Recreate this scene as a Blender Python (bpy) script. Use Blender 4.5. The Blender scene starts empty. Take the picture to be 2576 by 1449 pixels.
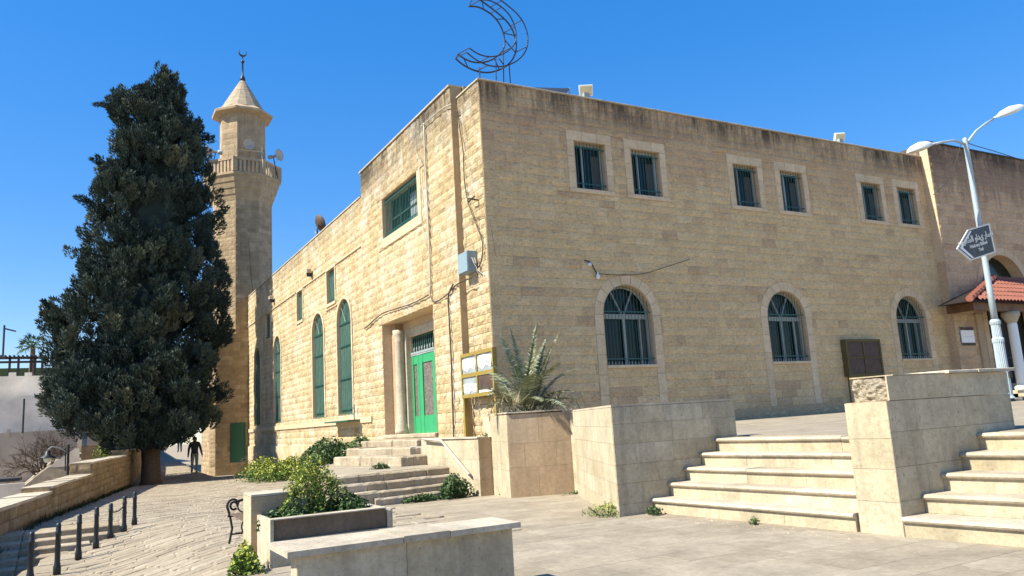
import bpy, math, random
import numpy as np
from mathutils import Vector, Matrix, noise as mnoise
random.seed(7); rng = np.random.default_rng(7)
scn = bpy.context.scene
col = scn.collection
# ------------------------------------------------------------------ camera
PITCH, ROLL, YAW, FPX = 0.16906706, -0.05962983, 1.06212318, 1961.71      # focal length for a frame 2576 wide
CAM = np.array([-9.23, -17.74, 0.0])
cy_, sy_ = math.cos(YAW), math.sin(YAW)
_f0 = np.array([cy_, sy_, 0.]); _r0 = np.array([sy_, -cy_, 0.])
_f = _f0*math.cos(PITCH)+np.array([0, 0, 1.])*math.sin(PITCH); _u0 = np.cross(_r0, _f)
_r = _r0*math.cos(ROLL)+_u0*math.sin(ROLL); _u = -_r0*math.sin(ROLL)+_u0*math.cos(ROLL)
cd = bpy.data.cameras.new('camera'); cam = bpy.data.objects.new('camera', cd); col.objects.link(cam)
cam.matrix_world = Matrix(((_r[0], _u[0], -_f[0], CAM[0]), (_r[1], _u[1], -_f[1], CAM[1]), (_r[2], _u[2], -_f[2], CAM[2]), (0, 0, 0, 1)))
cd.sensor_width = 36; cd.lens = FPX/2576*36; cd.clip_start = .05; cd.clip_end = 3000
scn.camera = cam
# ------------------------------------------------------------------ sky, sun, exposure
SUN_EL, SUN_A = math.radians(47), math.radians(5)
w = bpy.data.worlds.new('World'); scn.world = w; w.use_nodes = True
nt = w.node_tree; bg = nt.nodes['Background']
sky = nt.nodes.new('ShaderNodeTexSky'); sky.sky_type = 'NISHITA'; sky.sun_disc = False
sdir = Vector((-math.cos(SUN_A)*math.cos(SUN_EL), math.sin(SUN_A)*math.cos(SUN_EL), math.sin(SUN_EL)))
sky.sun_elevation = SUN_EL; sky.sun_rotation = math.atan2(sdir.x, sdir.y)
sky.altitude = 900; sky.air_density = 1.0; sky.dust_density = .35; sky.ozone_density = 3.5
gm = nt.nodes.new('ShaderNodeGamma'); gm.inputs[1].default_value = .5
hs = nt.nodes.new('ShaderNodeHueSaturation'); hs.inputs['Saturation'].default_value = 2.05; hs.inputs['Value'].default_value = 1.26; hs.inputs['Hue'].default_value = .514
nt.links.new(sky.outputs[0], gm.inputs[0]); nt.links.new(gm.outputs[0], hs.inputs['Color']); nt.links.new(hs.outputs[0], bg.inputs[0]); bg.inputs[1].default_value = .15
sl = bpy.data.lights.new('sun', 'SUN'); sl.energy = 4.0; sl.angle = math.radians(.53); sl.color = (1, .95, .80)
so = bpy.data.objects.new('sun', sl); col.objects.link(so); so.rotation_euler = sdir.to_track_quat('Z', 'Y').to_euler()
scn.view_settings.view_transform = 'Standard'; scn.view_settings.look = 'None'
scn.view_settings.exposure = 1.3; scn.view_settings.gamma = 1; scn.view_settings.use_curve_mapping = False
scn.cycles.use_adaptive_sampling = True; scn.cycles.max_bounces = 5; scn.cycles.use_denoising = True
# ------------------------------------------------------------------ surveying helpers: where the sight line through a photo point meets a real plane
def ray(x, y):
    d = _r*(x-1288)-_u*(y-724.5)+_f*FPX
    return d/np.linalg.norm(d)
def on(x, y, ax, val):
    r = ray(x, y); return CAM+r*((val-CAM[ax])/r[ax])
def onl(x, y, p0, p1):
    n = np.array([-(p1[1]-p0[1]), p1[0]-p0[0], 0.]); r = ray(x, y)
    return CAM+r*(np.dot(np.array([p0[0], p0[1], 0])-CAM, n)/np.dot(r, n))
def proj(P):
    v = np.array(P, float)-CAM; z = v@_f
    return 1288+FPX*(v@_r)/z, 724.5-FPX*(v@_u)/z, z
def zat(x, y, D):
    lo, hi = -12., 45.
    for i in range(40):
        m = (lo+hi)/2
        if proj((x, y, m))[1] > D: lo = m
        else: hi = m
    return lo
# ------------------------------------------------------------------ object helpers
def tag(o, label=None, cat=None, group=None, kind=None):
    if label: o['label'] = label
    if cat: o['category'] = cat
    if group: o['group'] = group
    if kind: o['kind'] = kind
    return o
def empty(name, loc=(0, 0, 0), label=None, cat=None, group=None):
    o = bpy.data.objects.new(name, None); col.objects.link(o); o.location = loc; o.empty_display_size = .2
    return tag(o, label, cat, group)
def world_of(o):
    m = Matrix.Translation(o.location)
    return world_of(o.parent) @ o.matrix_parent_inverse @ m if o.parent is not None else m
def link(name, me, parent=None, kind=None):
    o = bpy.data.objects.new(name, me); col.objects.link(o)
    if parent is not None:
        o.parent = parent
        o.matrix_parent_inverse = world_of(parent).inverted()
    if kind: o['kind'] = kind
    return o
def mesh(name, V, F, mats, tone=None, smooth=False, mi=None):
    me = bpy.data.meshes.new(name); me.from_pydata([tuple(map(float, v)) for v in V], [], F)
    for m in (mats if isinstance(mats, (list, tuple)) else [mats]): me.materials.append(m)
    if mi is not None: me.polygons.foreach_set('material_index', mi)
    if tone is not None:
        a = me.attributes.new('tone', 'FLOAT', 'FACE'); a.data.foreach_set('value', np.asarray(tone, dtype=np.float32))
    if smooth: me.polygons.foreach_set('use_smooth', [True]*len(me.polygons))
    me.update(); return me
class MB:
    def __init__(s): s.v = []; s.f = []; s.t = []; s.m = []
    def add(s, V, F, tone=.5, mi=0):
        n = len(s.v); s.v += [tuple(map(float, p)) for p in V]; s.f += [tuple(i+n for i in f) for f in F]
        s.t += [tone]*len(F); s.m += [mi]*len(F); return s
    def frame(s, Fr, a0, a1, b0, b1, w0, w1, tone=.5, mi=0, bev=0.):
        if bev <= 0:
            V = [Fr(a, b, c) for c in (w0, w1) for b in (b0, b1) for a in (a0, a1)]
            s.add(V, [(0, 1, 3, 2), (4, 6, 7, 5), (0, 4, 5, 1), (2, 3, 7, 6), (0, 2, 6, 4), (1, 5, 7, 3)], tone, mi)
        else:
            e = bev
            V = [Fr(*p) for p in ((a0, b0, w0), (a1, b0, w0), (a1, b1, w0), (a0, b1, w0), (a0, b0, w1-e), (a1, b0, w1-e), (a1, b1, w1-e), (a0, b1, w1-e),
                                  (a0+e, b0+e, w1), (a1-e, b0+e, w1), (a1-e, b1-e, w1), (a0+e, b1-e, w1))]
            s.add(V, [(3, 2, 1, 0), (0, 1, 5, 4), (1, 2, 6, 5), (2, 3, 7, 6), (3, 0, 4, 7), (4, 5, 9, 8), (5, 6, 10, 9), (6, 7, 11, 10), (7, 4, 8, 11), (8, 9, 10, 11)], tone, mi)
        return s
    def box(s, x0, x1, y0, y1, z0, z1, tone=.5, mi=0, bev=0.):
        return s.frame(lambda a, b, c: (a, b, c), x0, x1, y0, y1, z0, z1, tone, mi, bev)
    def prism(s, pts, z0, z1, tone=.5, mi=0):
        n = len(pts); ar = sum(pts[i][0]*pts[(i+1) % n][1]-pts[(i+1) % n][0]*pts[i][1] for i in range(n))
        z1 = list(z1) if isinstance(z1, (list, tuple)) else [z1]*n
        if ar < 0: pts = pts[::-1]; z1 = z1[::-1]
        V = [(p[0], p[1], z0) for p in pts]+[(p[0], p[1], z1[i]) for i, p in enumerate(pts)]
        return s.add(V, [tuple(range(n))[::-1], tuple(range(n, 2*n))]+[(i, (i+1) % n, n+(i+1) % n, n+i) for i in range(n)], tone, mi)
    def tube(s, P, r, n=8, tone=.5, mi=0, cap=True, rot=0.):
        P = [Vector(p) for p in P]; rs = r if isinstance(r, (list, tuple)) else [r]*len(P)
        V = []; ref = None
        for i, p in enumerate(P):
            t = (P[min(i+1, len(P)-1)]-P[max(i-1, 0)]).normalized()
            if ref is None: ref = Vector((0, 0, 1)) if abs(t.z) < .9 else Vector((1, 0, 0))
            a = t.cross(ref).normalized(); b = t.cross(a); ref = -b if False else (a.cross(t)).normalized()
            for k in range(n):
                th = 2*math.pi*k/n+rot; V.append(p+(a*math.cos(th)+b*math.sin(th))*rs[i])
        F = [(i*n+k, i*n+(k+1) % n, (i+1)*n+(k+1) % n, (i+1)*n+k) for i in range(len(P)-1) for k in range(n)]
        if cap: F += [tuple(range(n))[::-1], tuple(range((len(P)-1)*n, len(P)*n))]
        return s.add(V, F, tone, mi)
    def lathe(s, c, prof, n=16, tone=.5, mi=0, rot=0., axis=None):
        V = []
        for r, z in prof:
            for k in range(n):
                th = 2*math.pi*k/n+rot; V.append((c[0]+r*math.cos(th), c[1]+r*math.sin(th), c[2]+z))
        F = [(i*n+k, i*n+(k+1) % n, (i+1)*n+(k+1) % n, (i+1)*n+k) for i in range(len(prof)-1) for k in range(n)]
        F += [tuple(range(n))[::-1], tuple(range((len(prof)-1)*n, len(prof)*n))]
        if axis is not None:
            q = Vector((0, 0, 1)).rotation_difference(Vector(axis)); V = [tuple(Vector(c)+q @ (Vector(v)-Vector(c))) for v in V]
        return s.add(V, F, tone, mi)
    def build(s, name, mats, parent=None, smooth=False, kind=None):
        return link(name, mesh(name, s.v, s.f, mats, s.t, smooth, s.m), parent, kind)
# ------------------------------------------------------------------ materials
def srgb(h): return tuple(((c/12.92) if c <= .04045 else ((c+.055)/1.055)**2.4) for c in (int(h[i:i+2], 16)/255 for i in (0, 2, 4)))+(1,)
def newmat(name):
    m = bpy.data.materials.new(name); m.use_nodes = True; return m, m.node_tree, m.node_tree.nodes['Principled BSDF']
def N(nt, t, **k):
    n = nt.nodes.new(t)
    for a, b in k.items():
        if a.startswith('i_'): n.inputs[a[2:].replace('_', ' ')].default_value = b
        else: setattr(n, a, b)
    return n
def mixc(nt, fac, a, b, mode='MIX'):
    m = nt.nodes.new('ShaderNodeMix'); m.data_type = 'RGBA'; m.blend_type = mode
    for s, v in ((m.inputs[0], fac), (m.inputs[6], a), (m.inputs[7], b)):
        if isinstance(v, bpy.types.NodeSocket): nt.links.new(v, s)
        else: s.default_value = v
    return m.outputs[2]
def ramp(nt, src, stops):
    r = nt.nodes.new('ShaderNodeValToRGB'); nt.links.new(src, r.inputs[0]); e = r.color_ramp.elements
    while len(e) < len(stops): e.new(.5)
    for i, (p, c) in enumerate(stops): e[i].position = p; e[i].color = c if len(c) == 4 else (*c, 1)
    return r.outputs[0]
def noise(nt, scale, detail=4, rough=.6, vec=None, dist=0.):
    n = N(nt, 'ShaderNodeTexNoise'); n.inputs['Scale'].default_value = scale; n.inputs['Detail'].default_value = detail
    n.inputs['Roughness'].default_value = rough; n.inputs['Distortion'].default_value = dist
    if vec is not None: nt.links.new(vec, n.inputs['Vector'])
    return n.outputs[0]
def geo(nt): return nt.nodes.new('ShaderNodeNewGeometry').outputs['Position']
def mapping(nt, vec, s):
    m = nt.nodes.new('ShaderNodeMapping'); m.inputs['Scale'].default_value = s; nt.links.new(vec, m.inputs['Vector']); return m.outputs[0]
K0, K1 = (0, 0, 0, 1), (1, 1, 1, 1)
def bump(nt, bs, parts, strength=.6, dist=.02):
    prev = None
    for src, d in parts:
        b = nt.nodes.new('ShaderNodeBump'); b.inputs['Strength'].default_value = strength; b.inputs['Distance'].default_value = d
        nt.links.new(src, b.inputs['Height'])
        if prev: nt.links.new(prev, b.inputs['Normal'])
        prev = b.outputs[0]
    nt.links.new(prev, bs.inputs['Normal'])
def stone_mat(name, c1, c2, c3, mott=.35, bumps=((60, .006), (14, .02)), stain=None, streak=0., pits=0., rough=.9, drip=None, patch=None, chisel=0.):
    """weathered limestone: tone per stone, cloudy mottling, optional run-off stains hanging below a height"""
    m, nt, bs = newmat(name); P = geo(nt)
    at = N(nt, 'ShaderNodeAttribute', attribute_name='tone').outputs['Fac']
    base = ramp(nt, at, [(0, c1), (.5, c2), (1, c3)])
    n1 = noise(nt, 2.2, 6, .65, P)
    f1 = ramp(nt, n1, [(.3, (1-mott,)*3), (.7, (1+mott*.25,)*3)])
    base = mixc(nt, 1., base, f1, 'MULTIPLY')
    n2 = noise(nt, 17, 5, .7, P)
    base = mixc(nt, 1., base, ramp(nt, n2, [(.28, (.80, .77, .72)), (.6, (1.04, 1.03, 1.02))]), 'MULTIPLY')
    if pits:
        n3 = noise(nt, 38, 3, .6, P); base = mixc(nt, ramp(nt, n3, [(.62, K0), (.72, (pits,)*3)]), base, (.09, .07, .05, 1))
    if streak:
        sv = noise(nt, 1., 5, .7, mapping(nt, P, (5.5, 5.5, .35)))
        base = mixc(nt, ramp(nt, sv, [(.5, K0), (.75, (streak,)*3)]), base, (.10, .085, .07, 1))
    if stain:
        z0, z1, amt, colr = stain
        sx = nt.nodes.new('ShaderNodeSeparateXYZ'); nt.links.new(P, sx.inputs[0])
        mr = N(nt, 'ShaderNodeMapRange'); nt.links.new(sx.outputs[2], mr.inputs[0]); mr.inputs[1].default_value = z0; mr.inputs[2].default_value = z1
        sv = noise(nt, 1., 6, .75, mapping(nt, P, (3.2, 3.2, .28)))
        ad = N(nt, 'ShaderNodeMath', operation='ADD'); nt.links.new(mr.outputs[0], ad.inputs[0]); nt.links.new(sv, ad.inputs[1])
        base = mixc(nt, ramp(nt, ad.outputs[0], [(.78, K0), (1.35, (amt,)*3)]), base, colr)
    extra = []
    if chisel:       # short level tool marks of the rock-faced dressing
        cv = noise(nt, 1., 5, .75, mapping(nt, P, (6.5, 6.5, 24.))); base = mixc(nt, 1., base, ramp(nt, cv, [(.30, (1-chisel, 1-chisel, 1-chisel*.9)), (.47, K1), (.75, (1.1, 1.09, 1.06))]), 'MULTIPLY')
        extra = [(cv, .03)]
    if patch:        # bleached and reddish patches, some stones wide
        pv = noise(nt, .9, 5, .7, P); base = mixc(nt, ramp(nt, pv, [(.48, K0), (.66, (.55,)*3)]), base, patch[0])
        pv = noise(nt, 1.7, 5, .7, mapping(nt, P, (1.3, 1.1, .9))); base = mixc(nt, ramp(nt, pv, [(.54, K0), (.72, (.6,)*3)]), base, patch[1])
    if drip:         # black run-off just below the roof edge
        sx = nt.nodes.new('ShaderNodeSeparateXYZ'); nt.links.new(P, sx.inputs[0])
        mr = N(nt, 'ShaderNodeMapRange'); nt.links.new(sx.outputs[2], mr.inputs[0]); mr.inputs[1].default_value = drip[0]; mr.inputs[2].default_value = drip[1]
        sv = noise(nt, 1., 6, .8, mapping(nt, P, (5., 5., .5))); cl = noise(nt, .5, 3, .6, P)
        a1 = N(nt, 'ShaderNodeMath', operation='MULTIPLY_ADD'); nt.links.new(cl, a1.inputs[0]); a1.inputs[1].default_value = .8; nt.links.new(sv, a1.inputs[2])
        a2 = N(nt, 'ShaderNodeMath', operation='ADD'); nt.links.new(a1.outputs[0], a2.inputs[0]); nt.links.new(mr.outputs[0], a2.inputs[1])
        base = mixc(nt, ramp(nt, a2.outputs[0], [(.62, K0), (.80, (drip[2],)*3)]) if False else mixc(nt, 1., ramp(nt, mr.outputs[0], [(.02, K0), (.75, K1)]), ramp(nt, a1.outputs[0], [(.72, K0), (1.0, (drip[2],)*3)]), 'MULTIPLY'), base, (.055, .045, .035, 1))
    nt.links.new(base, bs.inputs['Base Color']); bs.inputs['Roughness'].default_value = rough
    bs.inputs['Specular IOR Level'].default_value = .25
    bump(nt, bs, [(noise(nt, s, 6, .7, P), d) for s, d in bumps]+extra, .9)
    return m
def plain(name, c, rough=.6, metal=0., var=.15, sc=12, spec=.5, bmp=.002):
    m, nt, bs = newmat(name); P = geo(nt); n = noise(nt, sc, 5, .65, P)
    c = srgb(c) if isinstance(c, str) else (*c, 1) if len(c) == 3 else c
    b = mixc(nt, 1., c, ramp(nt, n, [(.3, (1-var,)*3), (.7, (1+var*.4,)*3)]), 'MULTIPLY')
    nt.links.new(b, bs.inputs['Base Color']); bs.inputs['Roughness'].default_value = rough; bs.inputs['Metallic'].default_value = metal
    bs.inputs['Specular IOR Level'].default_value = spec
    if bmp: bump(nt, bs, [(n, bmp)], .5)
    return m
M = {}
M['front'] = stone_mat('golden_limestone', (.49, .37, .205), (.60, .47, .27), (.68, .58, .40), .28, ((70, .008), (20, .045)), (7.0, 9.6, .35, (.2, .17, .13, 1)), drip=(8.4, 9.5, .9), chisel=.35, patch=((.70, .64, .54, 1), (.62, .36, .19, 1)))
M['side'] = stone_mat('tan_limestone', (.64, .455, .275), (.80, .595, .33), (.82, .64, .39), .16, ((60, .012), (17, .06)), (5.2, 9.9, .40, (.42, .27, .18, 1)), drip=(8.1, 9.3, .92), chisel=.42)
M['annex'] = stone_mat('rosy_limestone', (.54, .37, .24), (.66, .475, .305), (.71, .53, .355), .18, ((60, .010), (17, .055)), (6.5, 10.3, .6, (.20, .13, .10, 1)), drip=(8.6, 9.8, .9), chisel=.42)
M['sidedress'] = stone_mat('dressed_surround_stone', (.62, .48, .31), (.67, .52, .34), (.71, .56, .38), .2, ((70, .006), (25, .012)))
M['dress'] = stone_mat('dressed_limestone', (.54, .41, .27), (.60, .455, .30), (.65, .505, .335), .15, ((90, .002),))
M['mortar'] = stone_mat('mortar', (.42, .32, .20), (.42, .32, .20), (.42, .32, .20), .2, ((60, .004),))
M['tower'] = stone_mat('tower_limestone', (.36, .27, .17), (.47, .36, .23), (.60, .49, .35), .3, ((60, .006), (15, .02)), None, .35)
M['slab'] = stone_mat('cladding_slab', (.44, .37, .245), (.51, .44, .31), (.57, .505, .38), .28, ((80, .003), (14, .006)), None, .34, .6)
M['slabdark'] = stone_mat('shaded_cladding_slab', (.40, .29, .18), (.46, .34, .22), (.52, .40, .28), .2, ((80, .002),), None, .3, .4)  # browner slab copy; shade of faces turned from the sun put into its colour
M['concrete'] = stone_mat('weathered_concrete', (.17, .13, .09), (.20, .155, .11), (.24, .19, .14), .35, ((60, .01), (14, .02)), None, .3, .9)
M['rubble'] = stone_mat('broken_concrete', (.45, .38, .27), (.5, .43, .32), (.55, .5, .4), .45, ((30, .03), (12, .05)), None, 0, 1.)
M['cap'] = stone_mat('pale_coping', (.46, .395, .30), (.53, .46, .355), (.58, .515, .41), .35, ((80, .003), (20, .01)), None, 0, .4)
M['pave'] = stone_mat('paving_stone', (.30, .25, .185), (.35, .295, .22), (.40, .35, .27), .3, ((70, .004), (12, .02)), None, 0, .35)
M['plaza'] = stone_mat('plaza_slab', (.30, .255, .19), (.345, .295, .225), (.385, .335, .26), .3, ((70, .003), (9, .008)), None, 0, .25)
M['joint'] = stone_mat('sandy_joint', (.33, .27, .20), (.37, .305, .225), (.40, .34, .25), .4, ((50, .01),))
M['oldstep'] = stone_mat('old_step_stone', (.40, .32, .22), (.47, .39, .28), (.55, .47, .36), .35, ((60, .01), (14, .03)), None, .15, .7)
M['parapet'] = stone_mat('parapet_stone', (.27, .185, .10), (.36, .26, .15), (.46, .36, .24), .45, ((50, .012), (10, .04)), None, .45, .5)
M['soil'] = plain('soil', (.10, .075, .05), .95, sc=9, var=.5, bmp=.02)
M['ground'] = plain('earth', (.26, .21, .15), .95, sc=.6, var=.4, bmp=.02)
M['green'] = plain('green_grille_paint', (.012, .085, .07), .45)
M['screen'] = plain('green_screen', (.055, .115, .085), .6, sc=4, var=.35)
M['doorgreen'] = plain('green_door_paint', (.03, .30, .12), .45, sc=5)
M['darkgreen'] = plain('dark_green_door', (.012, .10, .06), .5)
M['white'] = plain('white_frame_paint', (.30, .33, .31), .5)
M['glass'] = plain('dark_window_glass', (.010, .017, .015), .18, var=.5, sc=1.5, bmp=0, spec=.3)
M['curtain'] = plain('grey_curtain', (.07, .068, .065), .8, sc=6)
M['dark'] = plain('dark_interior', (.02, .018, .016), .9)
M['iron'] = plain('dark_iron', (.022, .028, .032), .5, .3)
M['blackiron'] = plain('black_iron', (.012, .012, .014), .45, .2)
M['steel'] = plain('steel_tube', (.05, .05, .065), .5, .4)
M['grey'] = plain('grey_painted_metal', (.36, .43, .47), .45, .0, .12)
M['lampwhite'] = plain('white_lamp_shell', (.78, .78, .74), .35, var=.06)
M['lens'] = plain('milky_lens', (.55, .60, .55), .25)
M['yellow'] = plain('mustard_frame_paint', (.27, .19, .035), .6)
M['boardback'] = plain('brown_board', (.085, .05, .035), .7, sc=5, var=.5)
M['zinc'] = plain('pale_zinc_board', (.30, .34, .35), .4, var=.3, sc=6)
M['paper'] = plain('white_paper', (.85, .85, .83), .7, var=.08)
M['bluebox'] = plain('blue_grey_box', (.22, .30, .34), .5)
M['cable'] = plain('dark_cable', (.045, .04, .035), .6)
M['palecable'] = plain('pale_conduit', (.42, .38, .32), .6)
M['wood'] = plain('brown_timber', (.16, .075, .03), .6, sc=4, var=.4)
M['darkwood'] = plain('dark_timber', (.02, .012, .01), .6)
M['tile'] = plain('red_roof_tile', (.31, .105, .065), .7, sc=14, var=.35)
M['whitewall'] = plain('white_render', (.86, .75, .60), .9, sc=.7, var=.25)
M['greywall'] = plain('grey_render', (.50, .41, .32), .9, sc=.5, var=.4)
M['signblack'] = plain('sign_black', (.055, .057, .052), .5, sc=9, var=.7)
M['signwhite'] = plain('sign_cream', (.75, .72, .62), .5, var=.1)
M['kerbblack'] = plain('kerb_black', (.04, .04, .04), .7)
M['roof'] = plain('roof_screed', (.35, .33, .3), .9)
M['bark'] = plain('cypress_bark', (.13, .085, .055), .9, sc=14, var=.5, bmp=.02)
M['twig'] = plain('grey_twig', (.10, .07, .05), .9)
M['skin'] = plain('skin', (.32, .18, .11), .6)
M['jacket'] = plain('dark_jacket', (.04, .05, .06), .8)
M['trousers'] = plain('grey_trousers', (.33, .35, .30), .85)
M['hair'] = plain('dark_hair', (.015, .012, .01), .7)
M['lead'] = plain('dark_metal_finial', (.03, .035, .04), .5, .3)
M['panel'] = plain('solar_panel', (.03, .035, .045), .6, spec=.2)
def leafmat(name, a, b, c, rough=.6):
    m, nt, bs = newmat(name); at = N(nt, 'ShaderNodeAttribute', attribute_name='tone').outputs['Fac']
    nt.links.new(ramp(nt, at, [(0, a), (.55, b), (1, c)]), bs.inputs['Base Color']); bs.inputs['Roughness'].default_value = rough
    bs.inputs['Specular IOR Level'].default_value = .25
    return m
M['cyp'] = leafmat('cypress_foliage', (.016, .029, .027), (.050, .074, .058), (.155, .16, .10), .8)
M['yellowshade'] = plain('shaded_mustard_frame', (.10, .075, .02), .7)  # mustard paint darkened; the shade on the wall case sits in its colour
M['hedge'] = leafmat('hedge_leaf', (.05, .07, .03), (.09, .11, .04), (.2, .2, .08))
M['weed'] = leafmat('weed_leaf', (.03, .075, .015), (.10, .17, .03), (.42, .42, .07))
M['ivy'] = leafmat('dark_weed_leaf', (.02, .05, .015), (.045, .095, .03), (.14, .19, .07))
M['palm'] = leafmat('palm_leaf', (.07, .09, .035), (.17, .19, .10), (.48, .47, .34), .5)
M['straw'] = leafmat('dry_stalk', (.18, .14, .07), (.30, .25, .13), (.5, .45, .3))
M['yflower'] = plain('yellow_flower', (.65, .5, .03), .7)
# ------------------------------------------------------------------ masonry generator
def excl(op, v):
    if op[0] == 'r':
        _, u0, u1, v0, v1 = op; return (u0, u1) if v0 <= v <= v1 else None
    _, uc, r, v0, vs = op
    if v < v0: return None
    if v <= vs: return (uc-r, uc+r)
    d = v-vs
    return (uc-math.sqrt(r*r-d*d), uc+math.sqrt(r*r-d*d)) if d < r else None
def optop(op): return op[4] if op[0] == 'r' else op[4]+op[2]
def opbot(op): return op[3]
class Plane:
    def __init__(s, o, u, n): s.o = np.array(o, float); s.u = np.array(u, float); s.n = np.array(n, float)
    def __call__(s, a, b, w): return s.o+s.u*a+np.array([0, 0, 1.])*b+s.n*w
def wall_sheet(mb, Fr, U0, U1, V0, V1, ops, w=0., tone=.5, mi=0):
    br = {V0, V1}
    for op in ops:
        for v in (opbot(op), op[4], optop(op)):
            if V0 < v < V1: br.add(v)
        if op[0] == 'a':
            for k in range(1, 10):
                v = op[4]+op[2]*math.sin(k*math.pi/20)
                if V0 < v < V1: br.add(v)
    br = sorted(br)
    for va, vb in zip(br[:-1], br[1:]):
        if vb-va < 1e-4: continue
        mid = (va+vb)/2; act = [op for op in ops if excl(op, mid)]; act.sort(key=lambda o: sum(excl(o, mid)))
        ca = cb = U0
        for op in act+[None]:
            if op is None: ea = (U1, U1); eb = (U1, U1)
            else:
                e = 1e-5
                ea = excl(op, va+e) or excl(op, mid); eb = excl(op, vb-e) or excl(op, mid)
            if ea[0] > ca+1e-4 or eb[0] > cb+1e-4:
                mb.add([Fr(ca, va, w), Fr(ea[0], va, w), Fr(eb[0], vb, w), Fr(cb, vb, w)], [(0, 1, 2, 3)], tone, mi)
            ca, cb = ea[1], eb[1]
def stone_geom(Fr, vs, uL, uR, gap, relief, base, nu=4):
    """one stone: a grid that follows its left and right outline, border set back, skirt down to the wall"""
    nv = len(vs); g = gap/2; V = []
    for j, v in enumerate(vs):
        vv = v+(g if j == 0 else -g if j == nv-1 else 0)
        a, b = uL[j]+g, uR[j]-g
        if b < a: a = b = (a+b)/2
        for i in range(nu+1):
            edge = j in (0, nv-1) or i in (0, nu)
            uu = a+(b-a)*(i/nu)
            if not edge and relief > .004: uu += (b-a)/nu*.3*random.uniform(-1, 1)
            if i == 1: uu = min(uu, a+.05) if relief <= .004 else uu
            w = base if edge else base+relief*random.uniform(.25, 1.)
            V.append(Fr(uu, vv, w))
    F = []; n1 = nu+1
    for j in range(nv-1):
        for i in range(nu): F.append((j*n1+i, j*n1+i+1, (j+1)*n1+i+1, (j+1)*n1+i))
    ring = [i for i in range(n1)]+[j*n1+nu for j in range(1, nv)]+[(nv-1)*n1+i for i in range(nu-1, -1, -1)]+[j*n1 for j in range(nv-2, 0, -1)]
    k0 = len(V)
    for k in ring:
        p = V[k]; V.append(p-Fr.n*(base+.004))
    m = len(ring)
    for k in range(m): F.append((ring[(k+1) % m], ring[k], k0+k, k0+(k+1) % m))
    return V, F
def masonry(Fr, U0, U1, V0, V1, course, lmin, lmax, ops=(), gap=.012, relief=.03, base=.012, tonef=None, darkp=.06, seed=0, mat='front', quoin=None):
    """returns a list of stones (V, F, tone, size on screen, material key)"""
    rnd = random.Random(seed); out = []
    n = max(1, round((V1-V0)/course)); hs = [rnd.uniform(.86, 1.14) for _ in range(n)]; s = sum(hs); rows = [V0]
    for h in hs: rows.append(rows[-1]+h/s*(V1-V0))
    for r in range(n):
        c, d = rows[r], rows[r+1]; u = U0
        us = [U0]
        first = True
        while u < U1-.02:
            L = rnd.uniform(lmin, lmax)
            if first: L *= (.55 if r % 2 else 1.); first = False
            if u+L > U1-lmin*.5: L = U1-u
            u += L; us.append(min(u, U1))
        for a, b in zip(us[:-1], us[1:]):
            cuts = [c]
            for op in ops:
                for e in (opbot(op), op[4] if op[0] == 'r' else None):
                    if e is not None and c+.02 < e < d-.02 and excl(op, e) and excl(op, e)[0] < b and excl(op, e)[1] > a: cuts.append(e)
            cuts = sorted(set(cuts))+[d]
            for c2, d2 in zip(cuts[:-1], cuts[1:]):
                arcs = [op for op in ops if op[0] == 'a' and d2 > op[4] and c2 < optop(op) and op[1]-op[2] < b and op[1]+op[2] > a]
                vs = [c2, c2+(d2-c2)*.35, c2+(d2-c2)*.68, d2] if not arcs else [c2+(d2-c2)*k/4 for k in range(5)]
                segs = [([a]*len(vs), [b]*len(vs))]
                for op in ops:
                    isarc = op in arcs; mid = (c2+d2)/2
                    if not isarc and excl(op, mid) is None: continue
                    new = []
                    for L_, R_ in segs:
                        ex = []
                        for v in vs:
                            e = excl(op, min(max(v, c2+1e-4), d2-1e-4))
                            if e is None: e = (op[1], op[1]) if isarc else excl(op, mid)
                            ex.append(e)
                        if max(e[1] for e in ex) <= min(L_)+1e-4 or min(e[0] for e in ex) >= max(R_)-1e-4: new.append((L_, R_)); continue
                        lr = [min(R_[i], ex[i][0]) for i in range(len(vs))]; rl = [max(L_[i], ex[i][1]) for i in range(len(vs))]
                        if max(lr[i]-L_[i] for i in range(len(vs))) > .03: new.append((L_, [max(lr[i], L_[i]) for i in range(len(vs))]))
                        if max(R_[i]-rl[i] for i in range(len(vs))) > .03: new.append(([min(rl[i], R_[i]) for i in range(len(vs))], R_))
                    segs = new
                for L_, R_ in segs:
                    q = quoin and (L_[0] < U0+.01 or R_[0] > U1-.01) and quoin
                    V, F = stone_geom(Fr, vs, L_, R_, gap, relief*(.15 if q else 1), base)
                    ctr = Fr((L_[0]+R_[0])/2, (c2+d2)/2, 0); px, py, z = proj(ctr)
                    area = (sum(R_)-sum(L_))/len(vs)*(d2-c2)
                    d_ = CAM-ctr; cosv = max(.02, abs(np.dot(d_, Fr.n))/np.linalg.norm(d_))
                    vis = z > 0 and -100 < px < 2676 and -100 < py < 1549
                    t = .5+(rnd.betavariate(2.4, 2.4)-.5)*.75
                    if tonef: t = tonef((L_[0]+R_[0])/2, (c2+d2)/2, t)
                    if rnd.random() < darkp: t = 0.02
                    out.append((V, F, t, (area*cosv/z**2 if vis else 0), mat))
    return out
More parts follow.
